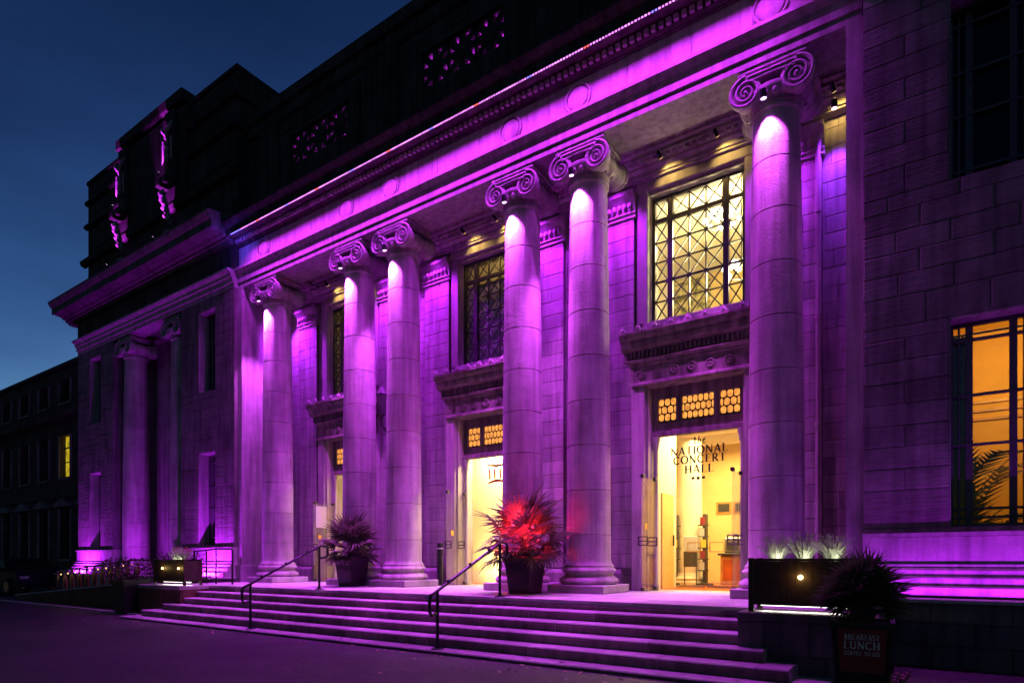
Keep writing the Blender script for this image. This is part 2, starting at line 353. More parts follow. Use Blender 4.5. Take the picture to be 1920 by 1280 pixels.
# skirting along the wall, pilaster strips behind column pairs and at the ends
for k, (a, b_) in enumerate(((-7.58, -6.35), (-3.35, -1.48), (1.48, 3.35), (6.35, 7.58))):
    MB().sweep_x([(YW - .16, PZ + .001), (YW - .16, PZ + .34), (YW - .13, PZ + .40), (YW - .06, PZ + .44), (YW, PZ + .44), (YW, PZ + .001)], a, b_).build('wall_skirting', M['carved'], hall)
PIL = []
for xa, xb in ((-7.0, -6.2), (-3.62, -2.82), (-2.0, -1.2), (1.2, 2.0), (2.82, 3.62), (6.2, 7.0)):
    pl = MB().box(xa, xb, YW - .10, YW - .002, PZ + .44, 8.2).build('pilaster', M['mortar'], hall); PIL.append(pl)
    n = 25
    for i in range(n):
        za, zb = PZ + .44 + (8.2 - PZ - .44) * i / n, PZ + .44 + (8.2 - PZ - .44) * (i + 1) / n
        cut = [xa, xb] if i % 2 else [xa, xa + (.3 if i % 4 else .5), xb]
        for q in range(len(cut) - 1): add_block(pl, 'ashlar', cut[q] + .005, cut[q + 1] - .005, za + .004, zb - .004, YW - .10, .012)
    cp = MB()
    cp.sweep_x([(YW - .14, 8.0), (YW - .14, 8.05), (YW - .17, 8.08), (YW - .14, 8.12), (YW - .16, 8.3), (YW - .26, 8.42), (YW - .26, 8.5), (YW - .002, 8.5), (YW - .002, 8.0)], xa - .04, xb + .04)
    for i in range(7): cp.sphere((xa + .06 + (xb - xa - .12) * i / 6, YW - .18, 8.22), .045, 8, 5, 1.5)
    cp.build('pilaster_capital', M['carved'], pl, True)
# inner entablature on the wall with dentils
MB().sweep_x([(YW - .18, 8.62), (YW - .18, 8.66), (YW - .22, 8.66), (YW - .22, 8.74), (YW - .30, 8.78), (YW - .30, 8.82), (YW - .42, 8.9), (YW - .42, 8.97), (YW - .48, 9.0), (YW - .003, 9.0), (YW - .003, 8.62)], -7.55, 7.55).build('inner_cornice', M['carved'], hall)
d = MB()
x = -7.5
while x < 7.5: d.box(x, x + .07, YW - .40, YW - .30, 8.825, 8.90); x += .125
tag(d.build('dentil_course', M['carved'], hall), kind='stuff')
MB().box(-7.7, 7.7, .36, YW + .3, 9.02, 9.15).build('portico_ceiling', M['lintel'], hall)
for xc in (-6.48, -2.41, 2.41, 6.48):
    MB().box(xc - .55, xc + .55, .38, YW - .42, 8.90, 9.018).build('ceiling_beam', M['lintel'], hall)

# ---------- columns
def shaft_r(t): return .415 - .065 * t ** 1.7
Z_B, Z_T = 1.02, 8.22
ND = 9
cuts = [0, .085, .2, .315, .43, .545, .66, .775, .885, 1.0]
drum_me = []
for i in range(ND):
    za, zb = Z_B + (Z_T - Z_B) * cuts[i], Z_B + (Z_T - Z_B) * cuts[i + 1]; pr = []
    ra, rb = shaft_r(cuts[i]), shaft_r(cuts[i + 1])
    pr = [(ra - .014, 0), (ra, .010)] + [(ra + (rb - ra) * j / 4, (zb - za) * j / 4) for j in range(1, 4)] + [(rb, zb - za - .010), (rb - .014, zb - za)]
    if i == 0: pr = [(ra + .055, 0), (ra + .055, .05), (ra + .02, .08), (ra, .16)] + [(rb, zb - za - .010), (rb - .014, zb - za)]
    if i == ND - 1: pr = pr[:-2] + [(rb, zb - za - .09), (rb + .03, zb - za - .06), (rb + .03, zb - za - .03), (rb, zb - za)]
    me = MB().lathe(pr, seg=48).mesh('drum', True); me.materials.append(M['column']); drum_me.append((me, za))
base_me = MB().lathe([(.50, 0), (.545, .03), (.56, .07), (.545, .11), (.50, .14), (.485, .15), (.46, .17), (.455, .20), (.475, .225), (.50, .24), (.515, .265), (.50, .29), (.475, .31), (.47, .34)], seg=48).mesh('base', True); base_me.materials.append(M['column'])
plinth_me = MB().box(-.575, .575, -.575, .575, 0, .148, .012).mesh('plinth'); plinth_me.materials.append(M['granite'])
ZE = 8.445; VR = .232
vb = MB()
vb.lathe([(VR, .0), (VR, -.03), (VR - .03, -.045), (VR - .035, -.02), (.02, -.02)], axis='y', seg=32)
pts = []; rad = []
T = 2.75
for i in range(100):
    u = i / 99; an = math.pi / 2 + u * T * 2 * math.pi; rr = (VR - .02) * (1 - u) ** 1.15 + .035
    pts.append((-rr * math.cos(an), -.035, rr * math.sin(an))); rad.append(.021 * (1 - u) + .010)
vb.tube(pts, rad, 6)
vb.sphere((0, -.03, 0), .034, 10, 6)
vol_me = vb.mesh('volute', True); vol_me.materials.append(M['carved'])
bol = MB().lathe([(VR - .01, -.40), (VR, -.34), (VR - .05, -.24), (VR - .075, -.10), (VR - .055, -.05), (VR - .05, 0), (VR - .055, .05), (VR - .075, .10), (VR - .05, .24), (VR, .34), (VR - .01, .40)], axis='y', seg=28).mesh('bolster', True); bol.materials.append(M['carved'])
ech = MB().lathe([(.36, 0), (.375, .02), (.39, .03), (.36, .05), (.40, .10), (.46, .17), (.48, .23), (.47, .28)], seg=40)
for i in range(22):
    an = 2 * math.pi * i / 22; ech.sphere((.435 * math.cos(an), .435 * math.sin(an), .15), .042, 8, 5, 1.6)
ech_me = ech.mesh('egg_and_dart', True); ech_me.materials.append(M['carved'])
ab = MB()
band = [(-.36, .225)]
for s_ in (-1, 1):
    top = .232; pr = [(-.365, top), (.365, top)] + [(.365 - .73 * i / 10, top - .115 + .05 * math.sin(math.pi * i / 10)) for i in range(11)]
    ab.sweep_y(pr, s_ * .44, s_ * .30)
    for k in (0, 1):
        ab.tube([(-.33 + .66 * i / 12, s_ * .445, top - .012 - k * .095 + (.035 * math.sin(math.pi * i / 12) if k else 0)) for i in range(13)], .013, 5)
ab.box(-.46, .46, -.40, .40, .233, .30, .02); ab.box(-.50, .50, -.405, .405, .30, .36, .02); ab.box(-.46, .46, -.39, .39, .36, .394)
ab_me = ab.mesh('abacus', True); ab_me.materials.append(M['carved'])
def make_column(x, y, z_shift=0, parent=hall, detail=True):
    c = part('column', parent, (x, y, PZ)); 
    put('plinth', plinth_me, c, (x, y, PZ + .001)); put('base', base_me, c, (x, y, PZ + .15))
    for me, za in drum_me: put('drum', me, c, (x, y, za - .03 if za > 1.03 else za - .03), rot=(0, 0, random.uniform(0, 6.28)))
    put('egg_and_dart', ech_me, c, (x, y, Z_T - .04))
    for sx in (-1, 1):
        put('bolster', bol, c, (x + sx * .368, y, ZE))
        put('volute', vol_me, c, (x + sx * .368, y - .40, ZE), scale=(sx, 1, 1))
        put('volute', vol_me, c, (x + sx * .368, y + .40, ZE), rot=(0, 0, math.pi), scale=(-sx, 1, 1))
    put('abacus', ab_me, c, (x, y, ZE))
    return c
COLS = [make_column(x, 0) for x in COLX]

# ---------- main entablature
AX = 7.72
AX0 = 7.70
MB().sweep_x([(-.41, 8.84), (-.41, 8.985), (-.44, 8.985), (-.44, 9.12), (-.455, 9.14), (-.465, 9.20), (-.52, 9.27), (-.55, 9.30), (-.55, 9.36), (-.42, 9.365), (.36, 9.365), (.36, 8.84)], -AX0, AX0).build('architrave', M['carved'], hall, label='two stepped fascias lit bright purple')
MB().box(-AX0, AX0, -.385, .30, 9.367, 10.0).build('frieze', M['mortar'], hall)
x = -AX0; i = 0
while x < AX0 - .1:
    w = min(1.04 + (.1 if i % 3 else -.08), AX0 - x)
    add_block(hall, 'carved', x + .003, x + w - .003, 9.37, 9.965, -.385, .035); x += w; i += 1
ring = MB().lathe([(.27, 0), (.27, -.03), (.256, -.045), (.24, -.04), (.23, -.015), (.224, .002), (.207, .002), (.20, -.028), (.185, -.04), (.0005, -.044)], axis='y', seg=36, caps=False).mesh('roundel', True); ring.materials.append(M['carved'])
for x in COLX: put('roundel', ring, hall, (x, -.418, 9.62))
# bed mould, dentils, corona with LED line
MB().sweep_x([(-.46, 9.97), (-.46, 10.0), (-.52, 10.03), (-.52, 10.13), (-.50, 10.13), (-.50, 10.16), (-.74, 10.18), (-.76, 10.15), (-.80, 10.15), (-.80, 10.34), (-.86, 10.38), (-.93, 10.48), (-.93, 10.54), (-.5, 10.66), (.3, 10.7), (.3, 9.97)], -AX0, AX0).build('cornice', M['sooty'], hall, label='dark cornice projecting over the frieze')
d = MB(); x = -7.6
while x < 7.6: d.box(x, x + .075, -.585, -.521, 10.035, 10.125); x += .13
tag(d.build('dentil_course', M['carved'], hall), kind='stuff')
# attic with pierced panels
pan = [(c - 1.16, c + 1.16, 11.93, 12.77) for c in BAYC]
aw = MB()
xs = [-7.9] + [v for p in pan for v in p[:2]] + [7.9]
for i in range(0, len(xs), 2): aw.box(xs[i], xs[i + 1], .05, .35, 10.6, 13.6)
for p in pan: aw.box(p[0], p[1], .05, .35, 10.6, p[2]); aw.box(p[0], p[1], .05, .35, p[3], 13.6)
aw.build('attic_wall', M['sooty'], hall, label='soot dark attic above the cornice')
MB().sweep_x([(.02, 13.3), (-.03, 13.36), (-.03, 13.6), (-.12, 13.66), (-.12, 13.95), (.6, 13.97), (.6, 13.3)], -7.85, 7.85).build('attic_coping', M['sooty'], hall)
MB().sweep_x([(.049, 10.62), (-.06, 10.62), (-.06, 10.95), (0, 11.02), (.049, 11.02)], -7.8, 7.8).build('attic_plinth', M['sooty'], hall)
for c in (-2.41, 2.41):
    MB().box(c - .55, c + .55, -.03, .048, 11.03, 13.29, .01).build('attic_pilaster', M['sooty'], hall)
    for sx in (-1, 1): MB().box(c + sx * .95 - .18, c + sx * .95 + .18, -.01, .049, 11.4, 13.1, .01).build('attic_panel', M['sooty'], hall)
for c in (-6.9, 6.9): MB().box(c - .4, c + .4, -.03, .048, 11.03, 13.29, .01).build('attic_pilaster', M['sooty'], hall)
gm = MB()
for s_ in range(3):
    cx = -.773 + .773 * s_; W2, H2 = .37, .40
    for k in range(4):
        an = math.pi / 4 * k; ux, uz = math.cos(an), math.sin(an); t_ = min(W2 / max(abs(ux), 1e-6), H2 / max(abs(uz), 1e-6))
        gm.bar((cx - ux * t_, .0, -uz * t_), (cx + ux * t_, .0, uz * t_), .15 if k % 2 else .17, .12)
    gm.lathe([(.17, -.14), (.17, .01)], (cx, 0, 0), 14, 'y')
    gm.box(cx - .3865, cx - .35, -.12, 0, -.42, .42); gm.box(cx + .35, cx + .3865, -.12, 0, -.42, .42)
gm.box(-1.16, 1.16, -.12, 0, -.42, -.37); gm.box(-1.16, 1.16, -.12, 0, .37, .42)
gme = gm.mesh('pierced_panel'); gme.materials.append(M['sooty'])
backp = []
for c in BAYC:
    pp = put('pierced_panel', gme, hall, (c, .22, 12.35), label='pierced stone panel of three stars glowing purple from behind')
MB().box(-7.9, 7.9, 1.6, 1.8, 10.6, 13.6).build('attic_back_wall', M['ashlar'], hall)
MB().box(-7.9, 7.9, .36, 1.6, 13.4, 13.6).build('attic_roof', M['sooty'], hall)

# ---------- pavilions at both ends
def pavilion(sgn):
    S = lambda x: x * sgn
    def span(a, b): return (S(a), S(b)) if sgn > 0 else (S(b), S(a))
    YP = -.52; XI, XO = 7.72, 18.04; C = 12.88
    near = sgn > 0
    def O(a, b, z0, z1): u, w = span(a, b); return (u, w, z0, z1)
    wins = [(8.71, 9.61, 1.57, 4.33), (8.71, 9.61, 6.13, 8.53), (16.15, 17.05, 1.57, 4.33), (16.15, 17.05, 6.13, 8.53)]
    ops = [O(*w) for w in wins]
    bxr = (6, 11.6) if near else None
    for a, b_ in ((XI, 10.6), (15.17, XO)):
        x0, x1 = span(a, b_); wall('pavilion_wall', x0, x1, 1.507, 8.86, YP, .5, [o for o in ops if o[0] >= x0 and o[1] <= x1], .30, .82, 'rough', .014, 'rock faced stone wall of the end pavilion', blockx=bxr)
    # dado and base mouldings in the two solid bays
    for a, b_ in ((XI, 10.6), (15.17, XO)):
        u, w = span(a, b_)
        MB().sweep_x([(YP - .05, 1.08), (YP - .05, 1.44), (YP - .045, 1.44), (YP - .045, 1.45), (YP - .09, 1.45), (YP - .09, 1.50), (YP + .02, 1.505), (YP + .4, 1.505), (YP + .4, 1.08)], u, w).build('dado', M['ashlar'], hall)
        MB().sweep_x([(YP - .34, .66), (YP - .34, .78), (YP - .22, .80), (YP - .22, .90), (YP - .16, .92), (YP - .14, .96), (YP - .16, 1.0), (YP - .10, 1.03), (YP - .10, 1.078), (YP + .4, 1.078), (YP + .4, .66)], u, w).build('base_moulding', M['ashlar'], hall)
        # terrace ledge with dark retaining wall
        MB().box(u, w, -1.23, YP + .4, GZ, .60).build('retaining_wall', M['mortar'], hall)
        MB().box(u - .03, w + .03, -1.30, YP + .3, .602, .658, .012).build('ledge', M['granite'], hall)
        z = GZ
        for r, hh in enumerate((.28, .27, .247)):
            xx = u + (-.35 if r % 2 else 0)
            while xx < w:
                q = min(xx + .78, w); p = max(xx, u)
                if q - p > .05: add_block(hall, 'dark_block', p + .004, q - .004, z + .004, z + hh - .004, -1.23, .03)
                xx += .78
            z += hh
    # inner anta strip next to the portico
    u, w = span(7.50, XI); MB().box(u, w, -.44, .6, PZ, 8.86).build('anta_strip', M['ashlar'], hall)
    MB().box(u - .03, w + .03, -.50, .5, PZ + .001, 1.0, .01).build('anta_base', M['granite'], hall)
    # entablature
    E0 = 8.86
    prof = [(YP - .02, E0), (YP - .02, 8.98), (YP - .07, 8.98), (YP - .07, 9.12), (YP - .12, 9.13), (YP - .12, 9.22), (YP - .22, 9.29), (YP - .22, 9.34), (YP, 9.345), (YP + .5, 9.345), (YP + .5, E0)]
    u, w = span(XI, XO)
    MB().sweep_x(prof, u, w).build('pavilion_architrave', M['carved'], hall)
    MB().box(u, w, YP - .02, YP + .5, 9.347, 10.05).build('pavilion_frieze', M['sooty'], hall)
    u2, w2 = span(XI, XO + .5)
    MB().sweep_x([(YP - .02, 10.05), (YP - .12, 10.06), (YP - .16, 10.12), (YP - .24, 10.13), (YP - .24, 10.2), (YP - .32, 10.21), (YP - .36, 10.27), (YP - .42, 10.28), (YP - .64, 10.31), (YP - .65, 10.28), (YP - .68, 10.28), (YP - .68, 10.50), (YP - .74, 10.55), (YP - .80, 10.66), (YP - .80, 10.72), (YP + .1, 10.85), (YP + .5, 10.85), (YP + .5, 10.05)], u2, w2).build('pavilion_cornice', M['grimy'], hall, label='deep purple lit cornice of the end pavilion')
    # recessed bay
    u, w = span(10.6, 15.17)
    MB().box(u, w, .9, 1.2, PZ, 9.3).build('recess_back_wall', M['lintel'], hall)
    MB().box(u, w, YP + .02, .9, 9.0, 9.2).build('recess_ceiling', M['ashlar'], hall)
    for a in (10.6, 15.17):
        uu, ww = span(a - .35, a) if a < 12 else span(a, a + .35)
        MB().box(uu, ww, YP + .501, .9, PZ, 9.0).build('recess_side_wall', M['ashlar'], hall)
    MB().box(u, w, -1.23, .9, GZ, PZ + .12).build('recess_floor', M['granite'], hall)
    if not near:
        for a in (C - 1.6, C + 1.6):
            make_column(S(a), -.08)
            uu, ww = span(a - .42, a + .42); MB().box(uu, ww, .80, .899, PZ + .13, 8.99).build('recess_pilaster', M['ashlar'], hall)
        # tall recessed window in the middle
        uu, ww = span(C - .9, C + .9)
        wn = MB().box(uu, ww, .86, .899, 1.6, 8.4).build('recess_window', M['darkglass'], hall)
        for fx in (uu, (uu + ww) / 2 - .3, (uu + ww) / 2 + .3, ww): MB().box(fx - .04, fx + .04, .80, .86, 1.6, 8.4).build('mullion', M['bronze'], wn)
        for fz in (1.6, 3.4, 5.1, 6.8, 8.4): MB().box(uu, ww, .79, .855, fz - .04, fz + .04).build('transom', M['bronze'], wn)
    # windows of the solid bays
    for (a, b_, z0, z1) in wins:
        if near and a > 12: continue
        u, w = span(a, b_)
        wn = part('window', hall, ((u + w) / 2, YP + .4, z0))
        yg = YP + .36
        MB().box(u, w, yg, yg + .02, z0, z1).build('pane', M['darkglass'] if not (near and z0 < 3) else M['glass'], wn)
        fr = M['frame_paint']
        MB().box(u, u + .05, yg - .05, yg - .001, z0, z1).build('jamb', fr, wn); MB().box(w - .05, w, yg - .05, yg - .001, z0, z1).build('jamb', fr, wn)
        MB().box(u + .05, w - .05, yg - .05, yg - .001, z0, z0 + .05).build('rail', fr, wn); MB().box(u + .05, w - .05, yg - .05, yg - .001, z1 - .07, z1).build('rail', fr, wn)
        for fx, hw in ((u + .22, .04), (w - .22, .04), (u + .11, .012), (w - .11, .012)): MB().box(fx - hw, fx + hw, yg - .06, yg - .002, z0 + .05, z1 - .07).build('mullion', fr, wn)
        for q in (.05, .09, .40, .64, .89, .93) if False else (.048, .09, .40, .64, .907) : MB().box(u + .05, w - .05, yg - .07, yg - .003, z0 + (z1 - z0) * q - .016, z0 + (z1 - z0) * q + .016).build('glazing_bar', fr, wn)
        # head, sill and dark room behind
        MB().box(u + .012, w - .012, YP + .002, YP + .30, z1 - .02, z1 - .001).build('lintel_soffit', M['ashlar'], wn)
        for q0, q1 in ((u + .001, u + .012), (w - .012, w - .001)): MB().box(q0, q1, YP + .002, YP + .30, z0 + .001, z1 - .001).build('reveal', M['ashlar'], wn)
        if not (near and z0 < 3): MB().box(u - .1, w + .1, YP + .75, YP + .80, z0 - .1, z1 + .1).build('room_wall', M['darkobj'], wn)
    # attic storey of the pavilion
    u, w = span(7.9, 17.75)
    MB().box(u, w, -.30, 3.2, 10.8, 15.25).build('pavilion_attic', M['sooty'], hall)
    u, w = span(7.82, 18.0)
    MB().sweep_x([(-.31, 12.2), (-.46, 12.26), (-.50, 12.40), (-.31, 12.46)], u, w).build('attic_string_course', M['sooty'], hall)
    MB().sweep_x([(-.31, 10.86), (-.55, 10.86), (-.55, 11.3), (-.48, 11.42), (-.31, 11.46)], u, w).build('attic_base_course', M['sooty'], hall)
    u, w = span(7.88, 17.77); MB().box(u, w, -.36, 3.3, 15.25, 15.40, .02).build('attic_coping', M['sooty'], hall)
    u, w = span(10.55, 14.95); MB().box(u, w, -.55, 2.5, 15.405, 15.75, .02).build('attic_block', M['sooty'], hall); MB().box(u, w, -.45, -.301, 12.47, 15.249).build('attic_panel', M['sooty'], hall)
    if not near:
        for a in (C - 1.7, C + 1.45):
            xx = S(a)
            pl = MB().box(xx - .26, xx + .26, -.62, -.452, 13.0, 15.2, .02).build('attic_pilaster', M['sooty'], hall)
            # upper festoon
            o = MB()
            for i in range(9): o.sphere((xx + .05 * math.sin(i * 2.1), -.68, 13.65 + i * .085), .075 - .004 * i, 8, 5, 1.2)
            for s_ in (-1, 1):
                o.tube([(xx, -.68, 14.35), (xx + s_ * .12, -.72, 14.5), (xx + s_ * .27, -.70, 14.62), (xx + s_ * .30, -.66, 14.78)], [.05, .06, .05, .02], 6)
                o.tube([(xx + s_ * .24, -.66, 13.6), (xx + s_ * .24, -.67, 14.3)], .03, 6)
            o.build('festoon', M['carved'], pl, True)
            # lower console leaning outward at its top
            o = MB(); o.tube([(xx, -.56, 11.70), (xx, -.64, 11.85), (xx, -.70, 12.1), (xx, -.78, 12.35), (xx, -.84, 12.5), (xx, -.78, 12.6), (xx, -.70, 12.54)], [.05, .09, .09, .11, .10, .07, .04], 10)
            for i in range(7): o.sphere((xx + .05 * (-1) ** i, -.68 - .03 * i, 11.78 + .11 * i), .07, 8, 5)
            o.build('console', M['carved'], pl, True)
            MB().box(xx - .30, xx + .30, -.90, -.56, 12.76, 13.0, .03).build('console_cap', M['sooty'], pl)
            MB().lathe([(.30, 0), (.36, .05), (.36, .32), (.30, .42)], (xx, -.42, 11.0), 16).build('pedestal', M['carved'], pl, True)
pavilion(-1); pavilion(1)
# ledges and coursed blocks of the attics
AT = MB()
def courses(x0, x1, y, z0, z1, ch, L, holes=()):
    z = z0; r = 0
    while z < z1 - .05:
        zt = min(z + ch, z1); x = x0 - (L * .5 if r % 2 else 0)
        while x < x1:
            a, b_ = max(x, x0), min(x + L * random.uniform(.85, 1.15), x1); x = b_ if b_ > x else x + L
            if b_ - a < .08 or any(a < h[1] and b_ > h[0] and z < h[3] and zt > h[2] for h in holes): continue
            AT.box(a + .008, b_ - .008, y - random.uniform(.012, .03), y + .01, z + .008, zt - .008)
        z = zt; r += 1
courses(-7.8, 7.8, .05, 11.03, 13.3, .38, .95, [(c - 1.3, c + 1.3, 11.8, 12.9) for c in BAYC] + [(c - 1.2, c + 1.2, 11, 13.3) for c in (-2.41, 2.41)] + [(-7.4, -6.4, 11, 13.3), (6.4, 7.4, 11, 13.3)])
courses(-17.7, -7.95, -.30, 11.47, 15.2, .42, 1.1, [(-14.98, -10.5, 12.2, 15.3), (-18, -7, 12.18, 12.48)])
tag(AT.build('attic_courses', M['sooty'], hall), kind='stuff')
for z, d_ in ((13.55, .12), (14.45, .09)):
    for a, b_ in ((-17.76, -15.0), (-10.5, -7.9)): MB().sweep_x([(-.335, z), (-.335 - d_, z + .05), (-.335 - d_, z + .14), (-.335, z + .17)], a, b_).build('attic_ledge', M['sooty'], hall)
    MB().box(-7.9, -7.80, -.30 - d_, 3.2, z, z + .16, .01).build('attic_ledge', M['sooty'], hall)

# ---------- doorways and lattice windows of the portico
AM = []
def bar_mesh(name, b, mat):
    me = b.mesh(name); me.materials.append(mat); return me
# shared lattice cells
def lattice(name, w, h):
    b = MB(); b.bar((-w / 2, 0, -h / 2), (w / 2, 0, h / 2), .022, .02); b.bar((-w / 2, -.002, h / 2), (w / 2, -.002, -h / 2), .022, .02); return bar_mesh(name, b, M['bronze'])
WX = [-.86, -.62, -.50, -.1667, .1667, .50, .62, .86]     # not uniform: narrow cell | three wide | narrow
ZW0, ZW1 = 5.83, 8.35
def lattice_window(c, k):
    wn = part('window', hall, (c, YW, ZW0), label='metal lattice window above the doorway')
    yg = YW + .16
    H = ZW1 - ZW0; rows = []
    zt = ZW1 - .06; z = ZW0 + .06; rh = (H - .12 - .08 - .36) / 5
    rows = [(z + i * rh, z + (i + 1) * rh) for i in range(5)] + [(zt - .36, zt)]
    cols = [(-.84, -.585), (-.485, -.162), (-.162, .162), (.162, .485), (.585, .84)]
    for (a, b_) in ((-.90, -.84), (-.585, -.485), (.485, .585), (.84, .90)): MB().box(c + a, c + b_, yg - .07, yg + .03, ZW0, ZW1, .008).build('mullion', M['bronze'], wn)
    for (a, b_) in ((ZW0, ZW0 + .06), (zt - .44, zt - .36), (ZW1 - .06, ZW1)): MB().box(c - .84, c + .84, yg - .06, yg + .02, a, b_, .006).build('transom', M['bronze'], wn)
    for x in (-.162, .162): MB().box(c + x - .012, c + x + .012, yg - .045, yg - .012, ZW0 + .06, zt).build('glazing_bar', M['bronze'], wn)
    for i in range(1, 5):
        zz = rows[i][0]; h_ = .018 if i == 2 else .010
        for a, b_ in ((-.84, -.585), (-.485, .485), (.585, .84)): MB().box(c + a, c + b_, yg - .046, yg - .013, zz - h_, zz + h_).build('glazing_bar', M['bronze'], wn)
    for a, b_ in cols:
        for z0, z1 in rows:
            key = (round(b_ - a, 3), round(z1 - z0, 3))
            if key not in LAT: LAT[key] = lattice('lattice_cross', b_ - a, z1 - z0)
            put('lattice_cross', LAT[key], wn, (c + (a + b_) / 2, yg - .02, (z0 + z1) / 2))
            if ('p',) + key not in LAT: LAT[('p',) + key] = bar_mesh('pane', MB().box(-(b_ - a) / 2, (b_ - a) / 2, 0, .006, -(z1 - z0) / 2, (z1 - z0) / 2), M['glass'])
            put('pane', LAT[('p',) + key], wn, (c + (a + b_) / 2, yg, (z0 + z1) / 2))
LAT = {}
scale_me = None
def doorway(c, k):
    dw = part('doorway', hall, (c, YW, PZ))
    YS = 1.0
    # stone surround of the door: jambs, lintel with roundels, cornice on top
    for s_ in (-1, 1):
        a, b_ = sorted((c + s_ * .95, c + s_ * 1.22)); MB().box(a, b_, YS, YW + .45, PZ, 4.55, .01).build('jamb', M['lintel' if False else 'carved'], dw)
        a, b_ = sorted((c + s_ * .90, c + s_ * .95)); MB().box(a, b_, YS + .08, YW + .45, PZ, 4.54).build('inner_jamb', M['carved'], dw)
        # bronze colonnette inside the jamb
        MB().lathe([(.07, 0), (.07, .10), (.05, .14), (.045, 2.5), (.05, 2.80), (.07, 2.84), (.07, 2.90), (.095, 2.98), (.095, 3.05)], (c + s_ * .84, YW + .12, PZ), 14).build('colonnette', M['carved'], dw, True)
    MB().sweep_x([(YS, 4.55), (YS, 4.95), (YS - .03, 4.97), (YS - .03, 5.01), (YS - .10, 5.05), (YS - .10, 5.07), (YS - .002, 5.075), (YW + .3, 5.075), (YW + .3, 4.55)], c - 1.24, c + 1.24).build('lintel', M['lintel'], dw)
    MB().sweep_x([(YS - .045, 5.075), (YS - .045, 5.23), (YS - .12, 5.25), (YS - .20, 5.28), (YS - .22, 5.36), (YS - .22, 5.41), (YS - .28, 5.46), (YS - .31, 5.52), (YS - .31, 5.56), (YW - .05, 5.63), (YW - .05, 5.075)], c - 1.36, c + 1.36).build('door_cornice', M['lintel'], dw)
    d = MB()
    for i in range(31): x = c - 1.27 + 2.54 * i / 30; d.box(x - .022, x + .022, YS - .11, YS - .046, 5.10, 5.225)
    tag(d.build('dentil_course', M['lintel'], dw), kind='stuff')
    rm = ring_small
    for i in range(7): put('roundel', rm, dw, (c - 1.02 + 2.04 * i / 6, YS - .001, 4.79))
    MB().sweep_x([(YS - .001, 4.56), (YS - .05, 4.57), (YS - .05, 4.60), (YS - .02, 4.63), (YS - .001, 4.63)], c - 1.2, c + 1.2).build('moulding', M['lintel'], dw)
    for i in range(9):
        put('antefix', antefix_me, dw, (c - 1.30 + 2.6 * i / 8, YS - .27, 5.555))
    # broken leaf crest between the antefixes
    cr = MB()
    for i in range(60):
        x = c - 1.32 + 2.64 * random.random(); cr.sphere((x, YS - .26 + random.uniform(-.03, .06), 5.57 + random.uniform(0, .03)), random.uniform(.015, .03), 5, 3)
    tag(cr.build('leaf_crest', M['carved'], dw), kind='stuff')
    # window apron above
    MB().box(c - 1.0, c + 1.0, YW - .12, YW + .3, 5.64, 5.829, .01).build('window_sill', M['carved'], dw)
    # window surround
    for s_ in (-1, 1):
        a, b_ = sorted((c + s_ * .92, c + s_ * 1.14)); MB().box(a, b_, YW - .10, YW + .4, 5.831, 8.43, .012).build('window_jamb', M['carved'], dw)
        a, b_ = sorted((c + s_ * .90, c + s_ * .92)); MB().box(a, b_, YW + .02, YW + .4, 5.831, 8.36).build('window_reveal', M['carved'], dw)
    MB().box(c - 1.14, c + 1.14, YW - .11, YW + .4, 8.431, 8.615, .012).build('window_lintel', M['carved'], dw)
    MB().box(c - .919, c + .919, YW - .02, YW + .4, 8.362, 8.428).build('window_head', M['carved'], dw)
    # transom lights: three panels of leaded fish-scale glass
    yt = YW + .10
    tr = part('transom_light', dw, (c, yt, 3.6), label='three amber leaded glass panels over the door')
    MB().box(c - .90, c + .90, yt, yt + .12, 3.68, 3.86, .01).build('transom_beam', M['lintel'], tr)
    MB().box(c - .90, c + .90, yt - .06, yt + .05, 3.58, 3.679, .01).build('transom_beam', M['lintel'], tr)
    MB().box(c - .90, c + .90, yt, yt + .12, 4.33, 4.55).build('transom_beam', M['lintel'], tr)
    for a, b_ in ((-.90, -.79), (-.42, -.31), (.31, .42), (.79, .90)): MB().box(c + a, c + b_, yt + .01, yt + .12, 3.861, 4.329).build('stile', M['lintel'], tr)
    for a, b_, n in ((-.79, -.42, 3), (-.31, .31, 6), (.42, .79, 3)):
        MB().box(c + a, c + b_, yt + .06, yt + .08, 3.861, 4.329).build('lead_backing', M['bronze'], tr)
        pw = (b_ - a) / n
        for r in range(3):
            for q in range(n + (1 if r == 1 else 0)):
                x = a + pw * (q + (.5 if r != 1 else 0)); hw = pw * .43
                xa, xb = max(a + .006, x - hw), min(b_ - .006, x + hw); zc = 4.27 - r * .150
                put_scale(tr, c + (xa + xb) / 2, xb - xa, yt + .058, zc)
    lattice_window(c, k)
antefix = MB()
antefix.sweep_y([(-.045, 0), (.045, 0), (.06, .05), (.035, .10), (.0, .145), (-.035, .10), (-.06, .05)], -.02, .03)
antefix.sphere((0, -.025, .06), .03, 8, 5, 1.3)
antefix_me = bar_mesh('antefix', antefix, M['carved'])
ring_small = bar_mesh('roundel', MB().lathe([(.085, 0), (.085, -.02), (.07, -.028), (.06, -.012), (.03, -.010), (.022, -.026), (.0005, -.028)], axis='y', seg=20, caps=False), M['lintel'])
sc_shape = []
for i in range(9): an = math.pi * i / 8; sc_shape.append((.5 * math.cos(an), .10 + .40 * math.sin(an)))
sc_shape += [(-.42, -.38), (-.2, -.48), (.2, -.48), (.42, -.38)]
scale_me = bar_mesh('scale_pane', MB().sweep_y(sc_shape, -.5, 0), M['amber'])
def put_scale(parent, x, w, y, z): put('scale_pane', scale_me, parent, (x, y, z), scale=(w, .012, .138))
for k, c in enumerate(BAYC): doorway(c, k)

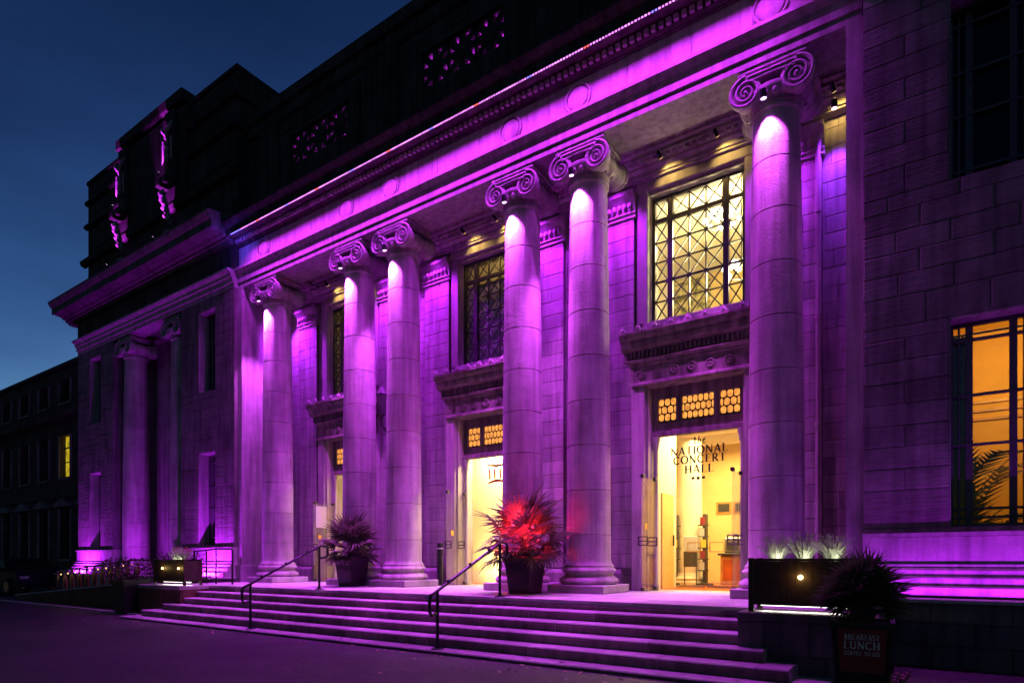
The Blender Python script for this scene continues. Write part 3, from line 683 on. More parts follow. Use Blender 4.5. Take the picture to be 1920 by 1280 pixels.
# ================================================================== lettering
def arc(cx, cz, rx, rz, a0, a1, n=14): return [(cx + rx * math.cos(R(a0 + (a1 - a0) * i / n)), cz + rz * math.sin(R(a0 + (a1 - a0) * i / n))) for i in range(n + 1)]
TK, TN = .20, .115
def ring_w(pts, cx, thick=TK, thin=TN):
    out = []
    for i, (x, z) in enumerate(pts):
        p, q = pts[max(i - 1, 0)], pts[min(i + 1, len(pts) - 1)]; dx, dz = q[0] - p[0], q[1] - p[1]; L = math.hypot(dx, dz) or 1
        out.append(thin + (thick - thin) * abs(dz) / L)
    return out
def stem(x, z0=0, z1=1, w=TK, sb=True, st=True):
    o = [([(x, z0), (x, z1)], [w, w])]
    if sb: o.append(([(x - w * .5 - .09, z0 + .02), (x + w * .5 + .09, z0 + .02)], [.04, .04]))
    if st: o.append(([(x - w * .5 - .09, z1 - .02), (x + w * .5 + .09, z1 - .02)], [.04, .04]))
    return o
def ln(a, b, w): return [([a, b], [w, w])]
def curve(pts, thick=TK, thin=TN): return [(pts, ring_w(pts, 0, thick, thin))]
def tick(x, z, dz): return ln((x, z), (x, z + dz), .05)
GL = {
 'N': (.92, stem(.16, w=TN) + stem(.76, w=TN, sb=False) + ln((.13, .98), (.77, .02), TK)),
 'A': (.84, ln((.10, 0), (.42, 1), TN) + ln((.42, 1), (.72, 0), TK) + ln((.22, .34), (.60, .34), TN) + ln((0, .02), (.22, .02), .04) + ln((.58, .02), (.86, .02), .04)),
 'T': (.80, stem(.40, st=False) + ln((.04, .97), (.76, .97), .05) + tick(.06, .80, .18) + tick(.74, .80, .18)),
 'I': (.36, stem(.18)), 'L': (.72, stem(.20) + ln((.15, .025), (.66, .025), .05) + tick(.65, 0, .22)),
 'O': (.96, curve(arc(.48, .5, .38, .47, 0, 360, 28))), 'C': (.86, curve(arc(.48, .5, .38, .47, 48, 312, 24)) + tick(.74, .70, .24) + tick(.74, .10, .16)),
 'G': (.92, curve(arc(.48, .5, .38, .47, 48, 300, 24)) + tick(.74, .70, .24) + ln((.74, .06), (.74, .42), TK) + ln((.60, .42), (.88, .42), .04)),
 'E': (.72, stem(.20) + ln((.15, .025), (.64, .025), .05) + ln((.15, .975), (.62, .975), .05) + ln((.15, .52), (.50, .52), .045) + tick(.63, 0, .2) + tick(.61, .80, .2) + tick(.50, .43, .18)),
 'F': (.68, stem(.20) + ln((.15, .975), (.62, .975), .05) + ln((.15, .50), (.50, .50), .045) + tick(.61, .78, .2) + tick(.50, .42, .18)),
 'R': (.82, stem(.20) + curve([(.2, .975)] + arc(.38, .735, .24, .24, 90, -90, 12) + [(.2, .495)]) + ln((.38, .5), (.74, .02), TK) + ln((.66, .02), (.86, .02), .04)),
 'B': (.76, stem(.20) + curve([(.2, .975)] + arc(.36, .75, .20, .225, 90, -90, 12) + [(.2, .525)]) + curve([(.2, .525)] + arc(.38, .275, .25, .25, 90, -90, 12) + [(.2, .025)])),
 'H': (.92, stem(.18) + stem(.74) + ln((.18, .5), (.74, .5), TN)),
 'K': (.84, stem(.20) + ln((.24, .42), (.68, .98), TN) + ln((.36, .56), (.76, .02), TK) + ln((.58, .98), (.80, .98), .04) + ln((.66, .02), (.88, .02), .04)),
 'U': (.88, stem(.18, .3, 1, sb=False) + stem(.72, .3, 1, w=TN, sb=False) + curve([(.18, .3)] + arc(.45, .30, .27, .28, 180, 360, 14))),
 'S': (.64, curve(arc(.32, .74, .21, .235, 40, 270, 14) + arc(.32, .26, .23, .245, 90, -140, 14)) + tick(.49, .78, .18) + tick(.10, .04, .18)),
 't': (.42, curve([(.22, 1.0), (.16, .2)] + arc(.26, .14, .10, .13, 180, 330, 6), .15, .09) + ln((.05, .66), (.36, .66), .09)),
 'h': (.56, curve([(.26, 1.05), (.10, 0)], .13, .13) + curve([(.14, .35)] + arc(.30, .46, .13, .18, 150, 10, 8) + [(.38, .1), (.46, .03)], .14, .08)),
 'e': (.46, curve([(.10, .34), (.34, .46)] + arc(.24, .50, .11, .14, 0, 180, 8) + arc(.26, .24, .17, .22, 160, 320, 8), .14, .08)),
 ' ': (.45, []),
}
def text_mesh(txt, h, extra=.06):
    b = MB(); x = 0
    tot = sum((GL[c][0] + extra) for c in txt) * h
    depth = 0
    for ch in txt:
        w, st = GL[ch]
        for pts, ws in st:
            n = len(pts); Lp, Rp = [], []
            for i, (px, pz) in enumerate(pts):
                p, q = pts[max(i - 1, 0)], pts[min(i + 1, n - 1)]; dx, dz = q[0] - p[0], q[1] - p[1]; l = math.hypot(dx, dz) or 1
                ox, oz = -dz / l * ws[i] / 2, dx / l * ws[i] / 2
                Lp.append((px + ox, pz + oz)); Rp.append((px - ox, pz - oz))
            for i in range(n - 1):
                b.poly([(x * h + p[0] * h - tot / 2, depth, p[1] * h) for p in (Lp[i], Lp[i + 1], Rp[i + 1], Rp[i])])
            depth -= .00006
        x += w + extra
    return b, tot
def text(name, txt, h, mat, parent, loc, width=None, rot=None):
    b, tot = text_mesh(txt, h); me = b.mesh(name); me.materials.append(mat)
    return put(name, me, parent, loc, rot=rot, scale=((width / tot if width else 1), 1, 1))

# ================================================================== glazed doors (open outer leaves) and the lit lobby
def door_leaf(c, s_, y0, y1, label):
    x = c + s_ * .82
    d = thing('glass_door', label, 'door', (x, y1, PZ), 'glass door leaves standing open')
    MB().box(x - .007, x + .007, y0, y1, PZ + .02, 2.72).build('glass_leaf', M['glass'], d)
    for yy in (y0 + .03, y1 - .06):
        for zz in (PZ + .02, 2.70): MB().box(x - .03, x + .03, yy - .03, yy + .06, zz, zz + .07, .008).build('hinge', M['bronze'], d)
    for yy in (y0 + .06, y1 - .18):
        h = MB()
        for zz in (1.42, 1.50, 1.58): h.tube([(x - .09, yy, zz), (x + .09, yy, zz)], .012, 6)
        for xx in (-.09, .09): h.tube([(x + xx, yy, 1.42), (x + xx, yy, 1.58)], .014, 6)
        h.build('handle', M['bronze'], d)
    return d
DL = ('leftmost doorway', 'middle doorway behind the red palm', 'right doorway with the lettered glass')
for k, c in enumerate(BAYC):
    door_leaf(c, -1, .55, 1.28, 'open clear glass door leaf, left leaf of the ' + DL[k]) 
    door_leaf(c, 1, .62, 1.28, 'open clear glass door leaf, right leaf of the ' + DL[k])
# notice and sticker on the leaf of the left doorway
nb = MB().box(-5.625, -5.622, .62, .98, 2.05, 2.65).build('notice', M['paper']); tag(nb, 'white paper notice fixed to the open glass door of the leftmost doorway', 'notice')
for k, c in enumerate(BAYC):
    st = MB().box(c - .812, c - .809, .70, .80, 1.72, 1.84).build('sticker', M['yellow']); tag(st, 'small yellow sticker on the glass door of the ' + DL[k], 'sticker')
lobby = thing('lobby', 'bright cream entrance lobby seen through the glass doors', 'room', (0, 4, PZ))
YB = 6.5
MB().box(-7.4, 7.4, YW + .5, YB + .2, PZ - .15, PZ - .002).build('lobby_floor', M['floor'], lobby)
MB().box(-7.4, 7.4, YB, YB + .2, PZ, 9.2).build('lobby_wall', plain('amber_plaster', (.66, .47, .20), .8, 0, .1, 2), lobby)  # far wall coloured darker so the lobby reads deeper
for x in (-7.4, 7.3): MB().box(x, x + .1, YW + .51, YB, PZ, 9.2).build('lobby_wall', M['plaster'], lobby)
MB().box(-7.3, 7.3, YW + .52, YB, 4.35, 4.5).build('lobby_ceiling', M['plaster'], lobby)
MB().box(-7.3, 7.3, YW + .52, YB, 9.0, 9.2).build('upper_ceiling', M['plaster'], lobby)
for x in (-2.41, 2.41): MB().box(x - .08, x + .08, YW + .52, YB - .01, PZ, 8.99).build('partition', M['plaster'], lobby)
# vestibule walls: cream panels left of door three, full screen behind door two
for c, a, b_ in ((0, -1.4, 1.4), (-4.82, -1.3, -.2)):
    MB().box(c + a, c + b_, 2.3, 2.42, PZ, 4.34).build('vestibule_panel', M['plaster'], lobby)
for c in BAYC:
    for q in (2.2, 3.6, 5.0): MB().box(c - 2.2, c + 2.2, q + .5, q + .7, 4.12, 4.349).build('ceiling_beam', M['plaster'], lobby)
    for q in (0, 1): 
        for yy in (2.0, 3.4, 4.8): MB().lathe([(.09, 0), (.09, -.015), (.07, -.015)], (c - .55 + 1.1 * q, yy, 4.348), 14).build('downlight', M['lampw'], lobby)
MB().box(3.76, 3.86, YW + .51, 2.9, PZ, 4.34).build('vestibule_panel', M['plaster'], lobby)
dr = MB().box(3.861, 3.89, 1.95, 2.65, PZ, 2.55).build('service_door', plain('ochre_paint', (.62, .46, .16), .6, 0, .08), lobby)
MB().tube([(3.92, 2.56, 1.45), (3.92, 2.56, 1.68)], .018, 6).build('handle', M['bronze'], dr)
ic = part('lobby_column', lobby, (3.62, 4.6, PZ))
MB().lathe([(.42, 0), (.42, .08), (.38, .10), (.40, .16), (.36, .20), (.34, .24), (.32, .3)], (3.62, 4.6, PZ), 28).build('base', M['plaster'], ic, True)
MB().lathe([(.31, .3), (.30, 1.5), (.27, 3.5), (.33, 3.6), (.36, 3.8)], (3.62, 4.6, PZ), 28).build('shaft', M['plaster'], ic, True)
lamp('AREA', (4.82, 4.0, 4.05), 520, (1, .74, .28), lobby, (4.82, 4.0, 0), size=2.2, shape='RECTANGLE', size_y=3.2)
lamp('AREA', (0, 1.95, 4.10), 330, (1, .76, .30), lobby, (0, 2.1, 0), shape='RECTANGLE', size=1.6, size_y=.3)
lamp('AREA', (0, 1.78, 1.0), 60, (1, .72, .26), lobby, (0, 2.3, 1.2), shape='RECTANGLE', size=1.6, size_y=.3)
lamp('AREA', (-4.82, 3.2, 4.05), 420, (1, .74, .30), lobby, (-4.82, 3.4, 0), size=2.0)
lamp('AREA', (4.82, 1.85, 4.10), 60, (1, .74, .32), lobby, (4.82, 2.0, 0), shape='RECTANGLE', size=1.6, size_y=.25)
# inner glass doors of doorway three with pull handles
for s_ in (-1, 1):
    gd = thing('inner_glass_door', 'frameless inner glass door with bronze pull handle, ' + ('left' if s_ < 0 else 'right') + ' leaf behind the lettering', 'door', (4.52 + s_ * .42, 2.9, PZ), 'inner glass doors')
    MB().box(4.52 + s_ * .42 - .40, 4.52 + s_ * .42 + .40, 2.9, 2.912, PZ + .01, 2.75).build('glass_leaf', M['glass'], gd)
    h = MB(); x = 4.52 + s_ * .10
    h.tube([(x, 2.84, 1.32), (x + s_ * .28, 2.84, 1.32), (x + s_ * .28, 2.84, 1.52), (x, 2.84, 1.52), (x, 2.84, 1.32)], .014, 6)
    h.tube([(x + s_ * .14, 2.84, 1.32), (x + s_ * .14, 2.9, 1.32)], .012, 6); h.build('handle', M['counter'], gd)
    MB().box(4.52 + s_ * .42 - .40, 4.52 + s_ * .42 + .40, 2.895, 2.917, PZ + .005, PZ + .06).build('bottom_rail', M['steel'], gd)
# brochure racks, notices, counter
for x, lab in ((3.36, 'dark brochure rack left of the white lobby column'), (4.06, 'dark brochure rack right of the white lobby column')):
    r = thing('brochure_rack', lab, 'rack', (x, 4.4, PZ), 'brochure racks')
    MB().box(x - .04, x + .04, 4.3, 4.5, PZ + .05, 2.25, .01).build('upright', M['darkobj'], r); MB().box(x - .16, x + .16, 4.2, 4.55, PZ, PZ + .05, .01).build('foot', M['darkobj'], r)
    for i in range(5):
        sh = MB().box(x - .13, x + .13, 4.22, 4.299, PZ + .35 + i * .27, PZ + .37 + i * .27).build('shelf', M['darkobj'], r)
        MB().box(x - .10 + .02 * (i % 3), x + .02 + .02 * (i % 3), 4.25, 4.262, PZ + .372 + i * .27, PZ + .56 + i * .27).build('brochure', (M['paper'], M['red'], M['yellow'])[i % 3], sh)
s = thing('lectern', 'small dark notice stand in front of the white lobby column', 'stand', (3.85, 3.9, PZ))
MB().box(3.70, 4.02, 3.88, 3.92, 1.35, 1.70, .01).build('board', M['paper'], s); MB().box(3.70, 4.02, 3.87, 3.93, .98, 1.345, .01).build('panel', M['darkobj'], s)
for x in (3.71, 3.99): MB().box(x, x + .02, 3.89, 3.91, PZ, .98).build('leg', M['darkobj'], s)
ct = thing('cafe_counter', 'amber wooden counter deep in the lobby', 'counter', (4.9, 5.2, PZ))
MB().box(4.25, 5.6, 5.0, 5.6, PZ, 1.25, .02).build('body', M['counter'], ct); MB().box(4.2, 5.65, 4.93, 5.65, 1.252, 1.31, .012).build('worktop', M['darkobj'], ct)
for i in range(4): MB().box(4.32 + i * .3, 4.56 + i * .3, 4.985, 4.999, .65, 1.15).build('front_panel', M['floor'], ct)
cm = thing('coffee_machine', 'silver and amber machine standing on the lobby counter', 'coffee machine', (4.5, 5.3, 1.31))
MB().box(4.3, 4.72, 5.15, 5.5, 1.312, 1.7, .03).build('body', M['steel'], cm); MB().box(4.37, 4.65, 5.138, 5.149, 1.38, 1.58).build('front', M['darkobj'], cm)
for i, x in enumerate((4.82, 4.92, 5.03)): tag(MB().lathe([(.04, 0), (.04, .16), (.018, .21), (.018, .27)], (x, 5.3, 1.312), 10).build('bottle', M['counter'], None, True), ('left', 'middle', 'right')[i] + ' bottle of three on the lobby counter', 'bottle', 'bottles on the counter')
for i, (x, z) in enumerate(((3.95, 2.55), (4.4, 2.55), (4.85, 2.35))):
    p = thing('wall_picture', ('left', 'middle', 'right')[i] + ' framed print on the far lobby wall', 'picture', (x, YB - .03, z), 'prints on the lobby wall')
    MB().box(x - .2, x + .2, YB - .03, YB - .001, z - .16, z + .16).build('frame', M['counter'], p); MB().box(x - .15, x + .15, YB - .036, YB - .031, z - .11, z + .11).build('print', M['darkobj'], p)
wpn = thing('mural', 'mottled green and brown mural on the wall behind the right lattice window', 'mural', (2.9, YB - .03, 6.5))
mm, mt, mb_ = nodes('mural_paint'); mn = N(mt, 'ShaderNodeTexNoise'); mn.inputs['Scale'].default_value = 7; mn.inputs['Detail'].default_value = 6; mg = N(mt, 'ShaderNodeNewGeometry'); mt.links.new(mg.outputs['Position'], mn.inputs['Vector'])
mr_ = N(mt, 'ShaderNodeValToRGB'); mr_.color_ramp.elements[0].position = .38; mr_.color_ramp.elements[1].position = .62; mr_.color_ramp.elements[0].color = (.12, .11, .03, 1); mr_.color_ramp.elements[1].color = (.6, .5, .25, 1); mt.links.new(mn.outputs['Fac'], mr_.inputs[0]); mt.links.new(mr_.outputs[0], mb_.inputs['Base Color'])
MB().box(2.5, 3.6, YB - .03, YB - .002, 7.6, 8.95).build('canvas', mm, wpn); MB().box(2.5, 3.67, YB - .05, YB - .031, 7.5, 7.6).build('frame', M['counter'], wpn)
# upper rooms behind lattice windows: chandelier glow and curtains
def chandelier(x, y, z, label, n=8):
    t = thing('chandelier', label, 'chandelier', (x, y, z), 'chandeliers behind the lattice windows')
    MB().tube([(x, y, z), (x, y, 8.98)], .012, 6).build('rod', M['bronze'], t)
    for i in range(n * 2):
        an = 2 * math.pi * i / n / 2; rr_ = .34 if i % 2 else .2; MB().sphere((x + rr_ * math.cos(an), y + rr_ * math.sin(an), z + (.0 if i % 2 else .10)), .055, 10, 6).build('bulb', M['lampwhite'], t)
    MB().tube([(x + .34 * math.cos(2 * math.pi * i / 20), y + .34 * math.sin(2 * math.pi * i / 20), z - .06) for i in range(21)], .012, 6).build('ring', M['bronze'], t)
    lamp('POINT', (x, y, z - .1), 520, (1, .84, .40), t, shadow_soft_size=.3)
chandelier(4.95, 2.6, 8.25, 'glowing chandelier behind the right lattice window'); chandelier(5.33, 2.6, 7.1, 'smaller glowing chandelier low behind the right lattice window', 6)
lamp('POINT', (0, 3.6, 8.2), 45, (1, .72, .3), lobby, shadow_soft_size=.3); lamp('POINT', (-4.82, 3.6, 8.2), 45, (1, .75, .3), lobby, shadow_soft_size=.3)
cu = thing('roller_blind', 'grey roller blind lowered behind the middle lattice window', 'blind', (0, YW + .3, ZW0))
MB().box(-.83, .95, YW + .20, YW + .205, ZW0, 7.75).build('fabric', plain('grey_blind', (.72, .68, .72), .9, 0, .1), cu); MB().lathe([(.03, -.85), (.03, .95)], (0, YW + .22, 7.78), 10, 'x').build('roller', M['steel'], cu)

# lettering on the glass over the right doorway, emblem over the middle one
YT = YW + .14
fan = thing('door_glass', 'clear glass pane over the right doorway with black lettering', 'glass pane', (4.82, YT, 2.75))
MB().box(4.82 - .80, 4.82 + .80, YT, YT + .012, 2.95, 3.575).build('pane', M['glass'], fan)
sgn_ = thing('door_lettering', 'black serif lettering in four lines on the glass of the right doorway', 'lettering', (4.80, YT - .003, 2.7))
text('lettering', 'the', .14, M['blackink'], sgn_, (4.86, YT - .004, 3.38), .25)
text('lettering', 'NATIONAL', .155, M['blackink'], sgn_, (4.84, YT - .004, 3.185), 1.12)
text('lettering', 'CONCERT', .155, M['blackink'], sgn_, (4.85, YT - .004, 3.01), 1.03)
text('lettering', 'HALL', .155, M['blackink'], sgn_, (4.85, YT - .004, 2.82), .58)
b = MB()
for i, x in enumerate((-.10, 0, .10)): b.sweep_y([(x - .03, .03), (x + .03, .03), (x + .035, .0), (x + .015, -.02 - .012 * (i == 1)), (x - .015, -.02 - .012 * (i == 1)), (x - .035, .0)], -.002, 0)
me = b.mesh('ornament'); me.materials.append(M['blackink']); put('ornament', me, sgn_, (4.83, YT - .004, 2.715))
gl3 = thing('door_screen', 'tall frameless glass screen below the lettering of the right doorway', 'glass pane', (4.82, YT, 2.2)); MB().box(4.82 - .80, 4.82 + .80, YT + .0, YT + .012, 2.35, 2.947).build('pane', M['glass'], gl3)
em = thing('emblem', 'dark red temple shaped emblem on the middle doorway glass', 'emblem', (.08, YT, 3.1))
b = MB()
def strip(pts, ws):
    for i in range(len(pts) - 1):
        (xa, za), (xb, zb) = pts[i], pts[i + 1]; b.poly([(xa, 0, za + ws[i]), (xb, 0, zb + ws[i + 1]), (xb, 0, zb - ws[i + 1]), (xa, 0, za - ws[i])])
n = 16
strip([(-.36 + .72 * i / n, .27 - .06 * math.sin(math.pi * i / n) + .02) for i in range(n + 1)], [.006 + .022 * math.sin(math.pi * i / n) for i in range(n + 1)])
strip([(-.27 + .54 * i / n, -.17 + .05 * math.sin(math.pi * i / n)) for i in range(n + 1)], [.02 + .012 * math.sin(math.pi * i / n) for i in range(n + 1)])
for i, x in enumerate((-.23, -.08, .08, .23)): strip([(x + .01 * (i - 1.5), .16), (x - .01 * (i - 1.5), -.06)], [.0, .0]) ; b.poly([(x - .03, 0, .15), (x + .02, 0, .16), (x + .035, 0, -.07), (x - .015, 0, -.08)])
me = b.mesh('mark'); me.materials.append(M['red']); put('mark', me, em, (.08, YT, 3.14))

# ================================================================== steps
st = thing('entrance_steps', 'broad flight of shallow granite steps in front of the columns', 'steps', (.3, F0, PZ))
XL = [-5.86, -5.86, -5.86, -6.21, -6.55, -6.9]; XR = [6.61, 6.61, 6.61, 6.95, 7.27, 7.62]
# platform paving slabs
tp = part('platform', st, (0, 0, PZ))
MB().box(-7.49, 7.49, F0 + .06, YW + .6, GZ, PZ - .04).build('bed', M['mortar'], tp)
slab = MB().box(-.5, .5, -.5, .5, -.04, 0).mesh('paving_slab'); slab.materials.append(M['granite'])
ys = [F0, -1.55, -.62, .3, 1.22]
ys2 = ys + [YW + .58]
for r in range(len(ys2) - 1):
    xx = -7.49 + (-.6 if r % 2 else 0)
    while xx < 7.49:
        a, b_ = max(xx, -7.49), min(xx + 1.25, 7.49)
        if r == 0: a, b_ = max(a, -5.86), min(b_, 6.61)
        if b_ - a > .05: put('paving_slab', slab, tp, ((a + b_) / 2, (ys2[r] + ys2[r + 1]) / 2, PZ), scale=(b_ - a - .006, ys2[r + 1] - ys2[r] - .006, 1))
        xx += 1.25
for a, b_ in ((-7.49, -5.86), (6.61, 7.49)): put('paving_slab', slab, tp, ((a + b_) / 2, (F0 - 1.55) / 2, PZ), scale=(b_ - a - .006, -1.55 - F0 - .006, 1))
# step stones with joints
tread_me = {}
stone_me = MB().box(-.5, .5, 0, 1, -1, 0).mesh('step_stone')
nosing = MB()
def step_stone(parent, x0, x1, y0, y1, z0, z1):
    b = MB(); e_ = .012
    # rounded nosing at the front top
    b.sweep_x([(y0 + e_, z0), (y0 + e_, z1 - .045), (y0, z1 - .04), (y0 - .004, z1 - .018), (y0 + .008, z1 - .003), (y0 + .022, z1), (y1, z1), (y1, z0)], x0, x1)
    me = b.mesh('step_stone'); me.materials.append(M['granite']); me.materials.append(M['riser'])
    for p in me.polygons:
        if abs(p.normal.y) > .9: p.material_index = 1  # front faces take the darker colour, riser shade painted in
    return put('step_stone', me, parent)
for i in range(6):
    z1 = PZ - RI * i; z0 = max(z1 - RI - .02, GZ - .05) if i < 5 else GZ - .05
    y0 = F0 - TR * i; y1 = y0 + TR + .05 if i else F0 + .055
    sp = part('step', st, (0, y0, z1))
    x = XL[i]; k = 0; off = random.uniform(.5, 1.5)
    while x < XR[i] - .01:
        L = off if k == 0 else random.choice((1.1, 1.35, 1.6, 1.8)); q = min(x + L, XR[i])
        if XR[i] - q < .3: q = XR[i]
        zz = z1 - (0 if i else .0405)
        step_stone(sp, x + .005, q - .005, y0 + random.uniform(-.005, .005), y1, z0, zz + random.uniform(-.0015, .0015)); x = q; k += 1
    # returns of the lower steps round the cheek blocks
    if i >= 3:
        for s_, xa, xb in ((-1, XL[i], -5.86), (1, 6.61, XR[i])):
            if i > 2: step_stone(sp, xa + .002, xb - .002, y1 + .002, -2.2, z0, z1 - .003)
# cheek blocks
for lab, x0, x1, mk in (('dark granite cheek block right of the steps under the wooden planter', 6.615, 8.02, 'dark_block'), ('brown stone cheek block left of the steps under the wooden planter', -7.9, -5.865, 'brick')):
    cb = thing('cheek_block', lab, 'stone block', ((x0 + x1) / 2, -2.6, GZ))
    MB().box(x0 + .03, x1 - .03, -2.97, -1.31, GZ, PZ - .09).build('core', M['mortar'], cb)
    MB().box(x0 - .004, x1 + .004, -3.03, -2.303, PZ - .09, PZ + .003, .012).build('coping', M['dark_block'] if x0 > 0 else M['granite'], cb)
    nx = 3
    for r, (za, zb) in enumerate(((GZ, .06), (.06, PZ - .09))):
        for q in range(nx):
            a = x0 + (x1 - x0) * (q - (.35 if r else 0)) / nx; b_ = a + (x1 - x0) / nx
            a, b_ = max(a, x0), (x1 if q == nx - 1 else b_)
            put('stone_block', UB[mk], cb, ((a + b_) / 2, -2.97, (za + zb) / 2), scale=(b_ - a - .008, .03, zb - za - .008))
    xs_ = x0 if x0 > 0 else x1
    for r, (za, zb) in enumerate(((GZ, .06), (.06, PZ - .09))):
        put('stone_block', UB[mk], cb, (xs_ + (.03 if x0 > 0 else -.03), -2.63, (za + zb) / 2), rot=(0, 0, R(-90) if x0 > 0 else R(90)), scale=(.64, .028, zb - za - .008))

# ------------------------------------------------------------------ stone blocks: biggest on screen become parts
def area(bk):
    _, _, x0, x1, z0, z1, y, *_r = bk
    p = [proj(x, y, z) for x in (x0, x1) for z in (z0, z1)]
    xs_ = [min(max(q[0], 0), 1920) for q in p]; ys_ = [min(max(q[1], 0), 1280) for q in p]
    if min(q[2] for q in p) < .5: return 0
    return (max(xs_) - min(xs_)) * (max(ys_) - min(ys_))
BLOCKS.sort(key=area, reverse=True)
rest = {}
for i, (host, mk, x0, x1, z0, z1, y, dep, side) in enumerate(BLOCKS):
    if i < 300: put('stone_block', UB[mk], host, ((x0 + x1) / 2, y, (z0 + z1) / 2), scale=(x1 - x0, dep, z1 - z0))
    else:
        b = rest.setdefault(mk, MB()); n = len(b.v); cx, cz = (x0 + x1) / 2, (z0 + z1) / 2
        b.v += [(cx + v[0] * (x1 - x0), y + v[1] * dep, cz + v[2] * (z1 - z0)) for v in ub.v]; b.f += [tuple(n + j for j in f) for f in ub.f]
for mk, b in rest.items(): tag(b.build('stone_courses', M[mk], hall), kind='stuff')

# ================================================================== light fittings
def fitting(name, label, loc, aim, energy, col, cat='lamp', size=60, blend=.5, group=None, mat=None, r=.05, soft=.03, can=True):
    t = thing(name, label, cat, loc, group); loc = Vector(loc); dv = (Vector(aim) - loc).normalized()
    b = MB(); b.tube([loc - dv * .12, loc - dv * .10, loc + dv * .02], [r * .6, r, r], 10); b.build('housing', M['black_metal'], t, True)
    b = MB(); b.tube([loc + dv * .021, loc + dv * .026], [r * .85, r * .85], 10); b.build('lens', mat or M['lampp'], t)
    lamp('SPOT', loc + dv * .06, energy, col, t, aim, spot_size=R(size), spot_blend=blend, shadow_soft_size=soft)
    return t
ORD = ('first', 'second', 'third', 'fourth', 'fifth', 'rightmost')
for i, x in enumerate(COLX):
    fitting('column_spotlight', 'small purple spotlight at the neck of the ' + ORD[i] + ' column from the left', (x - .08, -.54, 8.20), (x - .04, -.24, 6.6), {6.48: 900, -6.48: 1700}.get(x, 1500), LILAC, size=80, blend=.5, group='spotlights at the column necks', soft=.02)
# wall washers under the portico ceiling
WX_ = [(-7.18, 'left end of the portico wall', VIOLET, 380), (-2.41, 'wall between the second and third columns', PURPLE, 170), (2.41, 'wall between the fourth and fifth columns', PURPLE, 150), (7.22, 'right end of the portico wall', VIOLET, 330)]
for x, lab, col, en in WX_:
    fitting('wall_spotlight', 'purple spotlight washing the ' + lab, (x, YW - .42, 8.52), (x, YW - .02, 5.2), en, col, size=80, blend=.7, group='spotlights under the portico ceiling')
for x in (-6.9, -3.3, -1.5, 1.5, 3.3, 6.3):
    fitting('ceiling_downlight', 'purple downlight in the portico ceiling, ' + {-6.9: 'furthest left', -3.3: 'left of the lantern', -1.5: 'left of the middle window', 1.5: 'right of the middle window', 3.3: 'left of the right window', 6.3: 'furthest right'}[x], (x, .58, 8.86), (x, .86, 2.5), {-6.9: 1300, -3.3: 1350, -1.5: 1250, 1.5: 1150, 3.3: 1000, 6.3: 620}[x] * .95, PURPLE, size=92, blend=.9, group='downlights in the portico ceiling', soft=.06)
k = 0
YL = [(-5.23, 'left window'), (-4.3, 'left window, right hand one'), (-.42, 'middle window'), (.5, 'middle window, right hand one'), (4.31, 'right window'), (5.36, 'right window, right hand one'), (7.22, 'right end wall')]
for x, lab in YL:
    fitting('cornice_spotlight', 'tiny yellow spotlight on the inner cornice above the ' + lab, (x, YW - .50, 8.74), (x + .12, YW - .15, 8.42), 22, (1, .62, .16), size=110, blend=.8, group='yellow spotlights above the windows', mat=M['lampy'], r=.035)
# LED line on the cornice edge
led = thing('led_strip', 'dotted purple LED strip running along the cornice edge', 'LED strip', (0, -.83, 10.15))
MB().box(-7.4, 7.4, -.845, -.803, 10.105, 10.135).build('rail', M['black_metal'], led)
groups = {'led': MB(), 'led_red': MB(), 'led_blue': MB()}
n = 250
for i in range(n):
    x = -7.35 + 14.7 * i / (n - 1); kind = 'led_red' if i % 41 in (20, 21) else 'led_blue' if (i % 41 in (0, 1) or i < 8) else 'led'
    groups[kind].box(x - .016, x + .016, -.856, -.844, 10.085, 10.11)
for k_, b in groups.items(): tag(b.build('diode_row', M[k_], led), kind='stuff')
lamp('AREA', (-.2, -.96, 10.05), 720, MAGENTA, led, (-.2, -.84, 9.2), shape='RECTANGLE', size=13.7, size_y=.04, spread=R(116))
lamp('POINT', (-7.3, -.9, 9.85), 14, (.12, .04, 1), led, shadow_soft_size=.05)
# uplights along the pavilion ledges
for x, lab, en, ln in ((-8.45, 'ledge beside the portico on the left', 170, .9), (-16.9, 'ledge at the far left corner', 170, .9), (-12.88, 'sill of the recessed bay', 90, .8), (8.9, 'ledge below the right window', 30, 2.2)):
    t = thing('uplight', 'purple linear uplight on the ' + lab, 'lamp', (x, -1.05, .66), 'uplights along the ledges')
    MB().box(x - ln / 2, x + ln / 2, -1.09, -1.03, .659, .69).build('housing', M['black_metal'], t)
    lamp('AREA', (x, -1.04, .70), en, PURPLE, t, (x, -.62, 1.5), shape='RECTANGLE', size=ln, size_y=.03)
for x in BAYC:
    t = thing('attic_lamp', 'purple lamp hidden behind the pierced attic panel over the ' + {-4.82: 'left', 0: 'middle', 4.82: 'right'}[x] + ' doorway', 'lamp', (x, .9, 11.0), 'lamps behind the attic panels')
    MB().box(x - .9, x + .9, .86, .94, 10.98, 11.02).build('housing', M['black_metal'], t); lamp('AREA', (x, .9, 11.1), 700, MAGENTA, t, (x, 1.4, 12.6), shape='RECTANGLE', size=1.8, size_y=.1)
for x, lab in ((-14.58, 'left'), (-11.43, 'right')):
    fitting('attic_spotlight', 'purple spotlight under the ' + lab + ' festoon of the attic', (x, -.80, 13.25), (x, -.66, 14.6), 900, MAGENTA, size=30, blend=.5, group='spotlights on the attic ornaments', r=.03)
    fitting('attic_spotlight', 'purple spotlight under the ' + lab + ' console of the attic', (x, -.98, 11.15), (x, -.72, 12.5), 520, MAGENTA, size=44, blend=.5, group='spotlights on the attic ornaments', r=.03)
